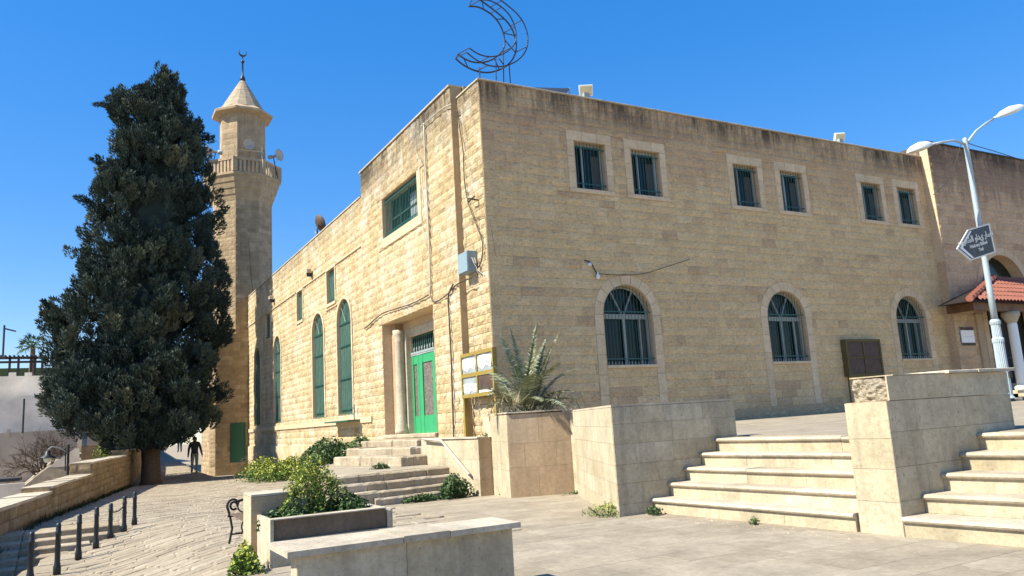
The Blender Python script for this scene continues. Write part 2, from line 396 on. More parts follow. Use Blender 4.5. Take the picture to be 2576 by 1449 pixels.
def emit(stones, parent, name='stone', limit=300):
    stones = sorted(stones, key=lambda s: -s[3])
    for V, F, t, a, m in stones[:limit]:
        if a <= 0: limit = min(limit, stones.index((V, F, t, a, m)) if False else limit)
        link(name, mesh(name, V, F, M[m], [t]*len(F)), parent)
    rest = stones[limit:]
    if rest:
        keys = sorted({s[4] for s in rest}); V = []; F = []; T = []; I = []
        for v, f, t, a, m in rest:
            n = len(V); V += list(v); F += [tuple(i+n for i in q) for q in f]; T += [t]*len(f); I += [keys.index(m)]*len(f)
        link(name, mesh(name, V, F, [M[k] for k in keys], T, False, I), parent, 'stuff')
def reveal(Fr, op, depth, w0=.0, mat=None, parent=None, name='reveal'):
    mb = MB()
    if op[0] == 'r':
        _, u0, u1, v0, v1 = op; pts = [(u0, v0), (u0, v1), (u1, v1), (u1, v0)]
    else:
        _, uc, r, v0, vs = op; pts = [(uc-r, v0), (uc-r, vs)]+[(uc-r*math.cos(t), vs+r*math.sin(t)) for t in np.linspace(0, math.pi, 17)[1:-1]]+[(uc+r, vs), (uc+r, v0)]
    n = len(pts)
    V = [Fr(a, b, w0) for a, b in pts]+[Fr(a, b, -depth) for a, b in pts]
    mb.add(V, [(i, (i+1) % n, n+(i+1) % n, n+i) for i in range(n)], .8)
    return mb.build(name, mat or M['dress'], parent), pts
def surround(Fr, op, wd, parent, course=.42, proud=.035, sill=False, foot=None, top=True, mk='dress'):
    """dressed jamb stones and voussoirs, one object each"""
    out = []
    if op[0] == 'r':
        _, u0, u1, v0, v1 = op
        n = max(2, round((v1-v0)/course))
        for k in range(n):
            a, b = v0+(v1-v0)*k/n, v0+(v1-v0)*(k+1)/n
            for x0, x1 in ((u0-wd, u0), (u1, u1+wd)): MB().frame(Fr, x0+.003, x1-.003, a+.003, b-.003, -.05, proud+random.uniform(0, .006), random.random(), bev=.008).build('jamb_stone', M[mk], parent)
        if top:
            m = 3; W = u1-u0+2*wd
            for k in range(m): MB().frame(Fr, u0-wd+W*k/m+.003, u0-wd+W*(k+1)/m-.003, v1+.003, v1+wd*1.2, -.05, proud+random.uniform(0, .006), random.random(), bev=.008).build('lintel_stone', M[mk], parent)
        if sill: MB().frame(Fr, u0-wd, u1+wd, v0-.13, v0-.003, -.05, proud+.03, .7, bev=.01).build('sill', M[mk], parent)
    else:
        _, uc, r, v0, vs = op; f0 = foot if foot is not None else v0
        n = max(2, round((vs-f0)/course))
        for k in range(n):
            a, b = f0+(vs-f0)*k/n, f0+(vs-f0)*(k+1)/n
            for x0, x1 in ((uc-r-wd, uc-r), (uc+r, uc+r+wd)): MB().frame(Fr, x0+.003, x1-.003, a+.003, b-.003, -.05, proud+random.uniform(0, .006), random.random(), bev=.008).build('jamb_stone', M[mk], parent)
        m = 9 if r > .8 else 7
        for k in range(m):
            t0, t1 = math.pi*k/m+.006/r, math.pi*(k+1)/m-.006/r; mb = MB(); V = []
            for w_ in (-.05, proud+random.uniform(0, .006)):
                for R in (r, r+wd):
                    for t in (t0, (t0+t1)/2, t1): V.append(Fr(uc-R*math.cos(t), vs+R*math.sin(t), w_))
            mb.add(V, [(6, 7, 10, 9), (7, 8, 11, 10), (0, 6, 9, 3), (2, 5, 11, 8), (3, 9, 10, 4), (4, 10, 11, 5), (0, 1, 7, 6), (1, 2, 8, 7)], random.random()).build('voussoir', M[mk], parent)
        if sill: MB().frame(Fr, uc-r, uc+r, v0-.09, v0-.003, -.05, proud+.04, .7, bev=.01).build('sill', M[mk], parent)
def fill(Fr, op, w, mat, parent, name):
    mb = MB()
    if op[0] == 'r': mb.frame(Fr, op[1], op[2], op[3], op[4], w-.02, w, .5)
    else:
        _, uc, r, v0, vs = op; pts = [(uc-r, v0), (uc+r, v0), (uc+r, vs)]+[(uc+r*math.cos(t), vs+r*math.sin(t)) for t in np.linspace(0, math.pi, 17)[1:-1]]+[(uc-r, vs)]
        n = len(pts); V = [Fr(a, b, w) for a, b in pts]+[Fr(a, b, w-.02) for a, b in pts]
        mb.add(V, [tuple(range(n)), tuple(range(n, 2*n))[::-1]]+[(i, i+n, (i+1) % n+n, (i+1) % n) for i in range(n)])
    return mb.build(name, mat, parent)
def edge_u(op, u, top=True):
    if op[0] == 'r': return op[4]
    _, uc, r, v0, vs = op; return vs+math.sqrt(max(0, r*r-(u-uc)**2))
# ------------------------------------------------------------------ terrain
def sstep(a, b, x):
    t = min(1, max(0, (x-a)/(b-a))); return t*t*(3-2*t)
def zG(x, y):
    z = -1.32-.02*(y+9)
    if y < -9: z = -1.32
    z += -.40*sstep(-7, -9.3, x)*sstep(3, -4, y)*sstep(-11, -7, y)
    if y > 34: z = -1.32-.02*43-.0*(y-34)
    c = sstep(26.5, 29.5, y)*.34+max(0, y-29.5)*.055
    z += c*sstep(-2.5, -3.4, x)
    return z
PIT = ((-.48, -8.73), (-.91, -8.87), (-1.28, -9.23), (-1.69, -9.56), (-3.0, -9.95), (-6, -10.6))
def pit_x(y): return float(np.interp(-y, [-p[0] for p in PIT], [p[1] for p in PIT])) if y < -.45 else -99
PAR0, PAR1 = (-9.75, 5.), (-5.2, 40.)
def par_x(y): return PAR0[0]+(y-PAR0[1])*(PAR1[0]-PAR0[0])/(PAR1[1]-PAR0[1])
xs = sorted(set(list(np.arange(-11.0, 3, .25))+[-14, -30, -80, -300, 10, 40, 120, 400])); ys = sorted(set(list(np.arange(-20, 60, .5))+[-60, -200, 70, 90, 120, 200, 400, 900]))
V = []; F = []
for y in ys:
    for x in xs:
        px_ = par_x(y)
        if y < 42:
            z = zG(x, y)-.03 if x > px_-.35 else -3.6-.02*max(0, -10-x)
            if x < pit_x(y)-.12: z = min(z, -2.6)
        else: z = zG(x, min(y, 95))-.03 if -12 < x < -2.4 else (-3.6 if x <= -12 else -2.2)
        if x > 30 or x < -40 or y > 200: z = -3.5
        V.append((x, y, z))
nx = len(xs)
F = [(j*nx+i, j*nx+i+1, (j+1)*nx+i+1, (j+1)*nx+i) for j in range(len(ys)-1) for i in range(nx-1)]
M['square'] = stone_mat('bounce_paving', (.50, .42, .31), (.52, .44, .33), (.54, .46, .35), .2, ((20, .01),))  # unseen ground behind the camera, made paler to bounce light onto the shaded facade
ground = link('ground', mesh('ground', V, F, [M['joint'], M['square']], [.5]*len(F), False, [1 if sum(V[i][1] for i in f)/4 < -20 else 0 for f in F]), None, 'structure')
ground['label'] = 'sandy ground under the paving and beyond the walls'
# paving: stones of the alley and slabs of the square, one object each up to the limit
def quadstone(c, hw, hd, tilt, rel, bev=.012):
    wob = 1 if bev > .005 else 0
    """one paving stone: four wobbly corners, bevelled top"""
    P = []
    for sx, sy in ((-1, -1), (1, -1), (1, 1), (-1, 1)):
        P.append((c[0]+sx*hw*(1-wob*random.uniform(0, .05)), c[1]+sy*hd*(1-wob*random.uniform(0, .09))))
    V = []
    for k, (sc_, dz) in enumerate(((1, -.05), (1, rel-bev), (.95 if wob else .995, rel))):
        for (x, y) in P:
            xx, yy = c[0]+(x-c[0])*sc_, c[1]+(y-c[1])*sc_; V.append((xx, yy, zG(xx, yy)-.03+dz+.0*tilt[0]+(xx-c[0])*tilt[0]+(yy-c[1])*tilt[1]))
    F = [(8, 9, 10, 11)]+[(4+i, 4+(i+1) % 4, 8+(i+1) % 4, 8+i) for i in range(4)]+[(i, (i+1) % 4, 4+(i+1) % 4, 4+i) for i in range(4)]
    return V, F
def screen_size(c, area):
    px, py, z = proj(c)
    if z < 1 or not (-40 < px < 2616 and -40 < py < 1489): return 1e-12
    return area*abs(c[2])/z**3
alley = empty('alley_paving', (-7, 5, -1.6)); tag(alley, 'worn stone paving of the alley sloping past the cypress', None, None, 'structure')
st = []; y = -9.4
while y < 40:
    d = .27 if y < 8 else .36; x = -10.4+random.uniform(0, .3)
    while x < -.2:
        L = random.uniform(.35, .62); cx = x+L/2
        ok = cx > par_x(y)+.02 and cx < (-4.4 if -9.4 < y < -2.7 else -.3)
        ok = ok and cx-L/2 > pit_x(y)
        if y > 32 and cx > -2.2: ok = False
        if -2.75 < y < 6 and cx > -5.1: ok = False
        if ok:
            V, F = quadstone((cx, y+d/2), L/2-.003, d/2-.003, (random.uniform(-.010, .010), random.uniform(-.018, .015)), random.uniform(.008, .020))
            c = (cx, y, zG(cx, y)); s = screen_size(c, L*d)
            if s > 0: st.append((V, F, random.betavariate(2, 2), s, 'pave'))
        x += L
    y += d
emit(st, alley, 'paving_stone')
plaza = empty('plaza_paving', (-4, -9, -1.32)); tag(plaza, 'pale dusty slab paving of the small square in front of the steps', None, None, 'structure')
st = []; y = -19.6
while y < -2.6:
    d = .42; x = -9+random.uniform(0, .4)
    while x < 3.5:
        L = random.uniform(.55, .85); cx = x+L/2
        ok = cx > (-4.4 if y > -9.4 else -9.0) and not (cx > -1.3 and -17.4 < y < -9) and not (cx > -.2)
        if ok:
            V, F = quadstone((cx, y+d/2), L/2-.0018, d/2-.0018, (0, 0), .021+random.uniform(0, .002), .002)
            c = (cx, y, zG(cx, y)); s = screen_size(c, L*d)
            if s > 0: st.append((V, F, random.betavariate(2, 2), s, 'plaza'))
        x += L
    y += d
emit(st, plaza, 'paving_slab')
# upper terrace
def zT(x): return -.42+.006*(x+1.2)
terr = empty('terrace', (5, -5, -.42)); tag(terr, 'pale paved terrace at the foot of the shaded facade', None, None, 'structure')
MB().prism([(-.55, -12.4), (-.9, -9.0), (-.9, -5.2), (-.3, -.02), (40, -.02), (40, -40), (.9, -40)], -2.2, [zT(-.55)-.02, zT(-.9)-.02, zT(-.9)-.02, zT(-.3)-.02, zT(40)-.02, zT(40)-.02, zT(.9)-.02]).build('terrace_base', M['joint'], terr)
st = []; y = -20.0
while y < -.1:
    x = -.5
    while x < 24:
        L = random.uniform(.6, .9); cx = x+L/2; d = .5
        z0 = zT(x); t = z0-.02; V = [(x+.002, y+.002, t), (x+L-.002, y+.002, t), (x+L-.002, y+d-.002, t), (x+.002, y+d-.002, t)]; V += [(a, b, c+.02+.006*(a-x)) for a, b, c in V]
        F = [(4, 5, 6, 7), (0, 1, 5, 4), (1, 2, 6, 5), (2, 3, 7, 6), (3, 0, 4, 7)]; s = screen_size((cx, y, z0), L*d)
        if s > 0 and y+d < -.03: st.append((V, F, random.betavariate(2, 2), s, 'plaza'))
        x += L
    y += .5
emit(st, terr, 'paving_slab', 220)
# ------------------------------------------------------------------ mosque
mosque = empty('mosque', (0, 0, -1.4), 'two storey mosque of tan limestone with green grilled windows and a flat roof', 'mosque')
FS = Plane((0, 0, 0), (1, 0, 0), (0, -1, 0))          # shaded side facade, u = x
FF = Plane((-.2, 0, 0), (0, -1, 0), (-1, 0, 0))        # sunlit front facade, u = -y
FC = Plane((0, 0, 0), (0, -1, 0), (-1, 0, 0))          # corner strip, set back
SX1, TOP = 19.25, 9.20
low_arch = [('a', c, .87, 1.38, 2.80) for c in (4.40, 10.80, 17.23)]
up_win = [('r', a, a+1.08, 6.43, 7.85) for a in (2.97, 5.0, 9.14, 11.28, 15.42, 17.48)]
side_ops = low_arch+up_win
def yf(v): return -v
q = lambda x, y: (lambda p: (-p[1], p[2]))(on(x, y, 0, -.2))
b1 = q(963, 500); b2 = q(1050, 435); b3 = q(1052, 545); b4 = q(963, 603)
big = ('r', b1[0], b2[0], (b3[1]+b4[1])/2, (b1[1]+b2[1])/2)
pt0 = q(963, 815); pt1 = q(1090, 770)
portal = ('r', pt0[0], pt1[0], -.30, (pt0[1]+pt1[1])/2)
front_arch = []
for lx, rx, my in ((851, 887, 900), (788, 817, 920), (690, 708, 950), (641, 656, 950)):
    a, b = q(lx, my)[0], q(rx, my)[0]; r = (b-a)/2; front_arch.append(('a', (a+b)/2, r, .63, 5.18-r))
front_small = []
for lx, ly, rx, ry in ((823, 684, 843, 673), (748, 737, 762, 730), (668, 795, 681, 790)):
    a, b = q(lx, ly)[0], q(rx, ry)[0]; front_small.append(('r', a, b, 5.3, 6.72))
front_ops = [big, portal]+front_arch+front_small
YJ = q(907, 437)[0]; YE = -33.6; PT = q(907, 437)[1]; LT = q(909, 496)[1]
# wall backing (mortar) and roof
mb = MB(); wall_sheet(mb, FS, 0, SX1, -1.2, TOP, side_ops); mb.build('side_wall', M['mortar'], mosque)
mb = MB(); wall_sheet(mb, FF, YE, YJ, -2.6, LT, front_ops)
wall_sheet(mb, FF, YJ, -1.39, -2.6, PT, front_ops)
mb.add([FF(-1.39, -2.6, 0), FF(-1.39, -2.6, -.3), FF(-1.39, PT, -.3), FF(-1.39, PT, 0)], [(0, 1, 2, 3)])
mb.add([FF(YJ, LT, 0), FF(YJ, LT, -1.5), FF(YJ, PT, -1.5), FF(YJ, PT, 0)], [(0, 1, 2, 3)])
mb.build('front_wall', M['mortar'], mosque)
mb = MB(); wall_sheet(mb, FC, -1.395, 0, -2.2, TOP+.02, []); mb.build('corner_wall', M['mortar'], mosque)
mb = MB(); mb.box(.25, SX1, .25, -YJ, 8.4, 8.5); mb.box(.05, 12, -YJ, -YE, 7.9, 8.0); mb.box(SX1-.3, SX1, .25, -YJ, -2, 8.6); mb.box(0.1, 19, -YE-.3, -YE, -2, 8.0); mb.build('roof', M['roof'], mosque)
# inner faces of parapet
mb = MB(); mb.box(.02, SX1-.02, .02, .25, 8.3, TOP+.0); mb.build('parapet', M['mortar'], mosque)
mb = MB(); mb.box(-.15, .15, 1.4, -YJ-.03, 8.3, PT); mb.box(-.15, .15, -YJ, -YE, 7.8, LT); mb.box(.02, .2, .25, 1.39, 8.3, TOP); mb.box(.15, 1.6, -YJ-.28, -YJ-.03, 8.3, PT); mb.build('parapet', M['mortar'], mosque)
for (a, b, c, d, z) in ((-.06, SX1, -.06, .28, TOP), (-.05, .26, .29, 1.36, TOP+.02)):
    MB().box(a, b, c, d, z+.003, z+.05, .4, bev=.01).build('coping', M['cap'], mosque)
MB().box(-.27, .17, 1.36, -YJ+.03, PT+.003, PT+.05, .4).build('coping', M['cap'], mosque)
MB().box(-.25, .17, -YJ+.04, -YE, LT+.003, LT+.05, .4).build('coping', M['cap'], mosque)
MB().box(.18, 1.6, 1.33, 1.6, PT-.9, PT+.05, .4).build('parapet', M['mortar'], mosque)
# stones
side_sur = [('a', o[1], o[2]+.30, -.02, o[4]) for o in low_arch]+[('r', o[1]-.25, o[2]+.25, o[3]-.13, o[4]+.30) for o in up_win]
def side_tone(u, v, t): return t
S = masonry(FS, 0.0, SX1, -.62, TOP, .268, .30, .82, side_sur, .006, .030, .010, side_tone, .035, 3, 'side', True)
# wall between jamb strips, under the arched sills
for o in low_arch:
    S += masonry(FS, o[1]-o[2]+.003, o[1]+o[2]-.003, -.02, o[3]-.09, .27, .4, .7, [], .008, .018, .010, None, .08, 5, 'side')
fs = [('a', o[1], o[2]+.14, o[3]-.0, o[4]) for o in front_arch]+[('r', o[1]-.12, o[2]+.12, o[3]-.12, o[4]+.1) for o in front_small]+[('r', big[1]-.0, big[2]+.27, big[3]-.33, big[4]+.02), ('r', portal[1], portal[2], portal[3]-.6, portal[4])]
def fr_tone(u, v, t): return min(1, t+.25*max(0, .5-abs(v-5.6)))
S += masonry(FF, YE, YJ, -2.4, LT, .275, .28, .62, fs, .009, .036, .012, fr_tone, .02, 11, 'front')
S += masonry(FF, YJ, -1.39, -2.4, PT, .275, .30, .66, fs, .009, .038, .012, fr_tone, .02, 12, 'front')
S += masonry(FC, -1.39, 0, -1.9, TOP, .268, .3, .75, [], .014, .05, .012, None, .02, 13, 'front')
emit(S, mosque, 'stone')
MB().frame(FF, YE, portal[1]-1.3, .26, .47, .0, .085, .6, bev=.01).build('string_course', M['dress'], mosque)
MB().frame(FF, YE, portal[1]-2.2, -2.5, -.55, .0, .11, .45).build('plinth', M['front'], mosque)
MB().frame(FS, 0.1, SX1, -.7, -.03, .0, .03, .1).build('plinth', M['side'], mosque)
for a, b, z in ((front_small[0][2]+.14, YJ-.1, 6.75), (front_small[1][2]+.14, front_small[0][1]-.14, 6.75), (YE, front_small[1][1]-.14, 6.75), (front_small[0][1]-.1, front_small[0][2]+.3, 5.05)):
    MB().frame(FF, a, b, z, z+.035, 0, .075, .2).build('drip_moulding', M['dress'], mosque)
# arched windows of the shaded facade
for o in low_arch:
    _, uc, r, v0, vs = o
    wobj, _ = reveal(FS, o, .34, .03, M['dress'], mosque, 'window'); surround(FS, o, .30, mosque, .55, .018, True, -.02, True, 'sidedress')
    fill(FS, o, -.33, M['glass'], wobj, 'pane')
    mb = MB(); W = -.28
    mb.frame(FS, uc-.04, uc+.04, v0, vs-.08, W, W+.05); mb.frame(FS, uc-r, uc+r, vs-.09, vs+.05, W, W+.06)
    mb.frame(FS, uc-r, uc-r+.06, v0, vs, W, W+.05); mb.frame(FS, uc+r-.34, uc+r-.28, v0, vs-.09, W, W+.05); mb.frame(FS, uc+r-.06, uc+r, v0, vs, W, W+.05)
    for t in (math.radians(62), math.radians(118)):
        c, s_ = math.cos(t), math.sin(t); mb.tube([FS(uc+.08*c, vs+.04, W+.03), FS(uc+r*c, vs+r*s_, W+.03)], .028, 4)
    A = np.linspace(0, math.pi, 17)
    mb.tube([FS(uc-(r-.03)*math.cos(t), vs+(r-.03)*math.sin(t), W+.03) for t in A], .035, 4); mb.build('frame', M['white'], wobj)
    MB().frame(FS, uc+r-.27, uc+r-.06, v0+.02, vs-.1, -.32, -.305).build('curtain', M['curtain'], wobj)
    mb = MB(); n = 15
    for k in range(1, n):
        u = uc-r+2*r*k/n; mb.tube([FS(u, v0+.02, -.06), FS(u, edge_u(o, u)-.02, -.06)], .0085, 5)
    for v in (v0+.17, vs+.10): mb.frame(FS, uc-math.sqrt(max(.1, r*r-max(0, v-vs)**2)), uc+math.sqrt(max(.1, r*r-max(0, v-vs)**2)), v-.015, v+.015, -.075, -.05)
    mb.build('grille', M['green'], wobj)
    mb = MB()
    for k in range(1, n):
        u = uc-r+2*r*k/n; mb.lathe(FS(u, v0+.005, -.06), [(.016, 0), (.018, .05), (.003, .11)], 5)
    mb.build('spike_row', M['white'], wobj)
for i, o in enumerate(up_win):
    _, u0, u1, v0, v1 = o
    wobj, _ = reveal(FS, o, .30, .03, M['dress'], mosque, 'window'); surround(FS, o, .25, mosque, .42, .016, True, None, True, 'sidedress')
    fill(FS, o, -.29, M['glass'], wobj, 'pane')
    mb = MB(); W = -.26; um = u0+.36*(u1-u0)
    mb.frame(FS, um-.025, um+.025, v0, v1, W, W+.05)
    for a, b, c, d in ((u0, u1, v0, v0+.05), (u0, u1, v1-.05, v1), (u0, u0+.05, v0+.05, v1-.05), (u1-.05, u1, v0+.05, v1-.05)): mb.frame(FS, a, b, c, d, W, W+.045)
    mb.build('frame', M['white'] if i % 2 == 0 else M['grey'], wobj)
    MB().frame(FS, u1-.34, u1-.06, v0+.06, v1-.3, -.285, -.27).build('curtain', M['curtain'], wobj)
    mb = MB(); n = 9
    for k in range(1, n): mb.tube([FS(u0+(u1-u0)*k/n, v0+.01, -.05), FS(u0+(u1-u0)*k/n, v1-.01, -.05)], .009, 5)
    for v in (v0+.17, v1-.17): mb.frame(FS, u0, u1, v-.014, v+.014, -.065, -.04)
    mb.build('grille', M['green'], wobj)
# front facade windows with green screens
for o in front_arch:
    _, uc, r, v0, vs = o
    wobj, _ = reveal(FF, o, .16, .04, M['dress'], mosque, 'window'); surround(FF, o, .13, mosque, .6, .045, False)
    fill(FF, o, -.10, M['screen'], wobj, 'screen')
    mb = MB()
    for k in range(1, 8):
        u = uc-r+2*r*k/8; mb.tube([FF(u, v0, -.05), FF(u, edge_u(o, u), -.05)], .008, 4)
    for v in (v0+.2, v0+1.4, v0+2.7, vs): mb.frame(FF, uc-r, uc+r, v-.015, v+.015, -.07, -.04)
    for t in (50, 75, 105, 130):
        mb.tube([FF(uc, vs, -.05), FF(uc+r*math.cos(math.radians(t)), vs+r*math.sin(math.radians(t)), -.05)], .008, 4)
    mb.build('grille', M['green'], wobj)
for o in front_small:
    _, u0, u1, v0, v1 = o
    wobj, _ = reveal(FF, o, .16, .04, M['dress'], mosque, 'window'); surround(FF, o, .11, mosque, .5, .045, True)
    fill(FF, o, -.10, M['screen'], wobj, 'screen')
    mb = MB()
    for k in range(1, 5): mb.tube([FF(u0+(u1-u0)*k/5, v0, -.05), FF(u0+(u1-u0)*k/5, v1, -.05)], .008, 4)
    for v in (v0+.15, v1-.15): mb.frame(FF, u0, u1, v-.012, v+.012, -.065, -.04)
    mb.build('grille', M['green'], wobj)
_, u0, u1, v0, v1 = big
wobj, _ = reveal(FF, big, .4, .04, M['dress'], mosque, 'window')
MB().frame(FF, u0-.02, u1+.27, v0-.33, v0-.004, -.05, .05, .6, bev=.01).build('sill', M['dress'], mosque)
MB().frame(FF, u1+.003, u1+.27, v0, v1+.02, -.05, .045, .6, bev=.01).build('jamb_stone', M['dress'], mosque)
fill(FF, big, -.38, M['glass'], wobj, 'pane')
mb = MB()
for k in range(0, 5): mb.frame(FF, u0+(u1-u0)*k/4-.03, u0+(u1-u0)*k/4+.03, v0, v1, -.37, -.32)
mb.frame(FF, u0, u1, v0+.7, v0+.75, -.37, -.33); mb.build('frame', M['screen'], wobj)
MB().frame(FF, u0+(u1-u0)*.52, u1-.7, v0+.05, v1-.25, -.375, -.36).build('curtain', M['zinc'], wobj)
mb = MB(); n = 24
for k in range(1, n): mb.tube([FF(u0+(u1-u0)*k/n, v0+.01, -.05), FF(u0+(u1-u0)*k/n, v1-.01, -.05)], .011, 5)
for v in (v0+.15, v1-.15, v0+.08, v1-.06): mb.frame(FF, u0, u1, v-.014, v+.014, -.065, -.035)
mb.build('grille', M['green'], wobj)
# portal with column and green door
_, u0, u1, v0, v1 = portal
PD = .85
rv, _ = reveal(FF, portal, PD, .03, M['dress'], mosque, 'portal')
zt = -.2
MB().frame(FF, u0, u1, zt-.12, zt, -PD, .12, .6, bev=.02).build('threshold', M['oldstep'], rv)
du0, du1 = (lambda a, b: (-a[1], -b[1]))(on(1036, 900, 0, .45), on(1097, 900, 0, .45))
dtop = on(1038, 850, 0, .45)[2]
mb = MB(); mb.frame(FF, u0, du0, zt, v1, -PD, -.62); mb.frame(FF, du1, u1, zt, v1, -PD, -.62); mb.frame(FF, du0, du1, dtop+.04, v1, -PD, -.62); mb.build('back_wall', M['dress'], rv)
MB().frame(FF, du0-.1, min(du1+.2, u1), dtop+.02, v1-.25, -.62, -.56, .8, bev=.02).build('lintel_panel', M['slab'], rv)
MB().frame(FF, du0-.22, du0-.02, zt, dtop+.3, -.62, -.45, .9, bev=.02).build('pilaster', M['cap'], rv)
MB().frame(FF, u0, u0+.30, zt, v1, -.62, -.30, .3, bev=.02).build('pilaster', M['slabdark'], rv)
cpos = on(1003, 960, 0, .05); cu = -cpos[1]; ct = on(1003, 830, 0, .05)[2]
cb_ = FF(cu, zt, -.32)
cm = MB(); cm.lathe((cb_[0], cb_[1], zt), [(.24, 0), (.24, .14), (.20, .2), (.215, .27), (.17, .36), (.165, 1.6), (.15, ct-zt-.42), (.17, ct-zt-.36), (.155, ct-zt-.33), (.21, ct-zt-.16), (.22, ct-zt)], 20)
c_ = cm.build('column', M['cap'], rv, True)
dr = MB(); W = -.66; fb = dtop-.62
dr.frame(FF, du0, du1, zt, dtop, W-.06, W-.04); dr_o = dr.build('door', M['doorgreen'], rv)
mb = MB(); sp = du0+.3*(du1-du0)
for a, b in ((du0, sp), (sp, du1)):
    ww = .13 if a == du0 else .30
    mb.frame(FF, a+.01, a+ww, zt, fb, W-.04, W+.02); mb.frame(FF, b-ww, b-.01, zt, fb, W-.04, W+.02); mb.frame(FF, a+ww, b-ww, zt, zt+.55, W-.04, W+.01); mb.frame(FF, a+ww, b-ww, fb-.28, fb, W-.04, W+.01)
mb.build('stile', M['doorgreen'], dr_o)
for a, b in ((du0+.13, sp-.12), (sp+.30, du1-.30)): MB().frame(FF, a, b, zt+.55, fb-.28, W-.038, W-.02).build('ornate_glass', plain('ornate_glass', (.19, .165, .14), .5, sc=22, var=.97), dr_o)
mb = MB(); mb.frame(FF, du0, du1, fb+.05, fb+.12, W-.03, W+.04); mb.frame(FF, du0, du1, fb, fb+.04, W-.03, W+.03)
for k in range(1, 9): mb.lathe(FF(du0+(du1-du0)*k/9, fb+.13, W), [(.02, 0), (.03, .08), (.005, .16)], 6)
mb.build('fanlight_rail', M['zinc'], dr_o)
MB().frame(FF, du0+.03, du1-.03, fb+.13, dtop-.02, W-.035, W-.03).build('fanlight_pane', M['glass'], dr_o)
mb = MB()
for k in range(12): mb.tube([FF(du0+(du1-du0)*(k+.5)/12, fb+.13, W-.01), FF(du0+(du1-du0)*(k+.5)/12, dtop-.02, W-.01)], .012, 4)
mb.build('fanlight_grille', M['green'], dr_o)
# green little shelf with a bracket left of the portal
mb = MB(); p = on(850, 1062, 0, -.2); p2 = on(912, 1062, 0, -.2); gz_ = .35
sh = empty('wall_shelf', (-.3, -p2[1], gz_), 'green metal shelf with an upright rod on the front wall, left of the portal', 'shelf')
mb.box(-.75, -.22, p2[1], p[1], gz_, gz_+.05); mb.build('shelf_board', M['darkgreen'], sh)
MB().tube([(-.35, p2[1]+.5, gz_+.05), (-.35, p2[1]+.5, gz_+.62)], .02).tube([(-.35, p2[1]+.5, gz_+.5), (-.8, p2[1]+.2, gz_+.3)], .012).build('rod', M['darkgreen'], sh)
# ------------------------------------------------------------------ annex (right)
annex = empty('stone_annex', (22, 0, -.4), 'taller rosy stone annex on the right with a big dark arch above its tiled porch', 'building')
FA = Plane((0, -.33, 0), (1, 0, 0), (0, -1, 0)); AT = 9.72
aarch = ('a', 23.0, 1.6, .3, 3.83)
mb = MB(); wall_sheet(mb, FA, SX1, 36, -1, AT, [aarch]); mb.add([(SX1, -.33, -1), (SX1, .0, -1), (SX1, .0, AT), (SX1, -.33, AT)], [(0, 1, 2, 3)])
mb.add([(SX1, 0, TOP), (SX1, 8, TOP), (SX1, 8, AT), (SX1, 0, AT)], [(0, 1, 2, 3)]); mb.build('wall', M['annex'], annex)
MB().box(SX1+.02, 36, -.3, 8, AT-.6, AT-.55).build('roof', M['roof'], annex)
MB().box(SX1-.04, 36, -.40, -.05, AT+.003, AT+.05).build('coping', M['kerbblack'], annex)
FAs = Plane((SX1, 0, 0), (0, -1, 0), (-1, 0, 0))
S = masonry(FA, SX1, 30, -.5, AT, .268, .36, .75, [('a', 23.0, 1.9, .3, 3.83)], .008, .022, .010, None, .04, 21, 'annex')
S += masonry(FAs, .0, .33, 5.0, AT, .268, .3, .4, [], .006, .004, .004, lambda u, v, t: .9, 0, 22, 'dress')
emit(S, annex, 'stone', 260)
rv, _ = reveal(FA, aarch, .45, .03, M['dress'], annex, 'portal'); surround(FA, aarch, .31, annex, .5, .03, False)
fill(FA, ('a', 23.0, 1.6, 3.55, 3.83), -.42, M['glass'], rv, 'tympanum_glass')
MB().frame(FA, 21.4, 24.6, .3, 3.5, -.45, -.42).build('dark_doors', M['dark'], rv)
mb = MB()
for k in range(5): mb.frame(FA, 21.4+.8*k-.03, 21.4+.8*k+.03, .3, 3.5, -.42, -.36)
mb.frame(FA, 21.4, 24.6, 3.45, 3.6, -.42, -.3); mb.frame(FA, 21.4, 24.6, 1.3, 1.36, -.42, -.37); mb.build('door_frame', M['darkwood'], rv)
MB().frame(FA, 20.55, 20.95, -.3, 3.0, 0, .09, .6).build('pilaster', M['slabdark'], annex)
# raised sign letters on the dark glass
def text_obj(body, size, Fr, u, v, w, mat, parent, name, flip=1, align='CENTER', extr=.004):
    c = bpy.data.curves.new(name, 'FONT'); c.body = body; c.size = size; c.align_x = align; c.extrude = extr; c.offset = size*.035; c.resolution_u = 3
    t = bpy.data.objects.new(name, c); col.objects.link(t); bpy.context.view_layer.update()
    me = bpy.data.meshes.new_from_object(t.evaluated_get(bpy.context.evaluated_depsgraph_get())); bpy.data.objects.remove(t)
    for v_ in me.vertices: v_.co = Vector(Fr(u+v_.co.x, v+v_.co.y, w+v_.co.z))
    me.materials.clear(); me.materials.append(mat)
    return link(name, me, parent)
text_obj('\uFE97\uFEAE\uFED3\uFE8D \uFE8D\uFEDF\uFEB4\uFEE0\uFEC2'[::-1], .26, FA, 22.9, 4.12, -.41, M['boardback'], rv, 'lettering')
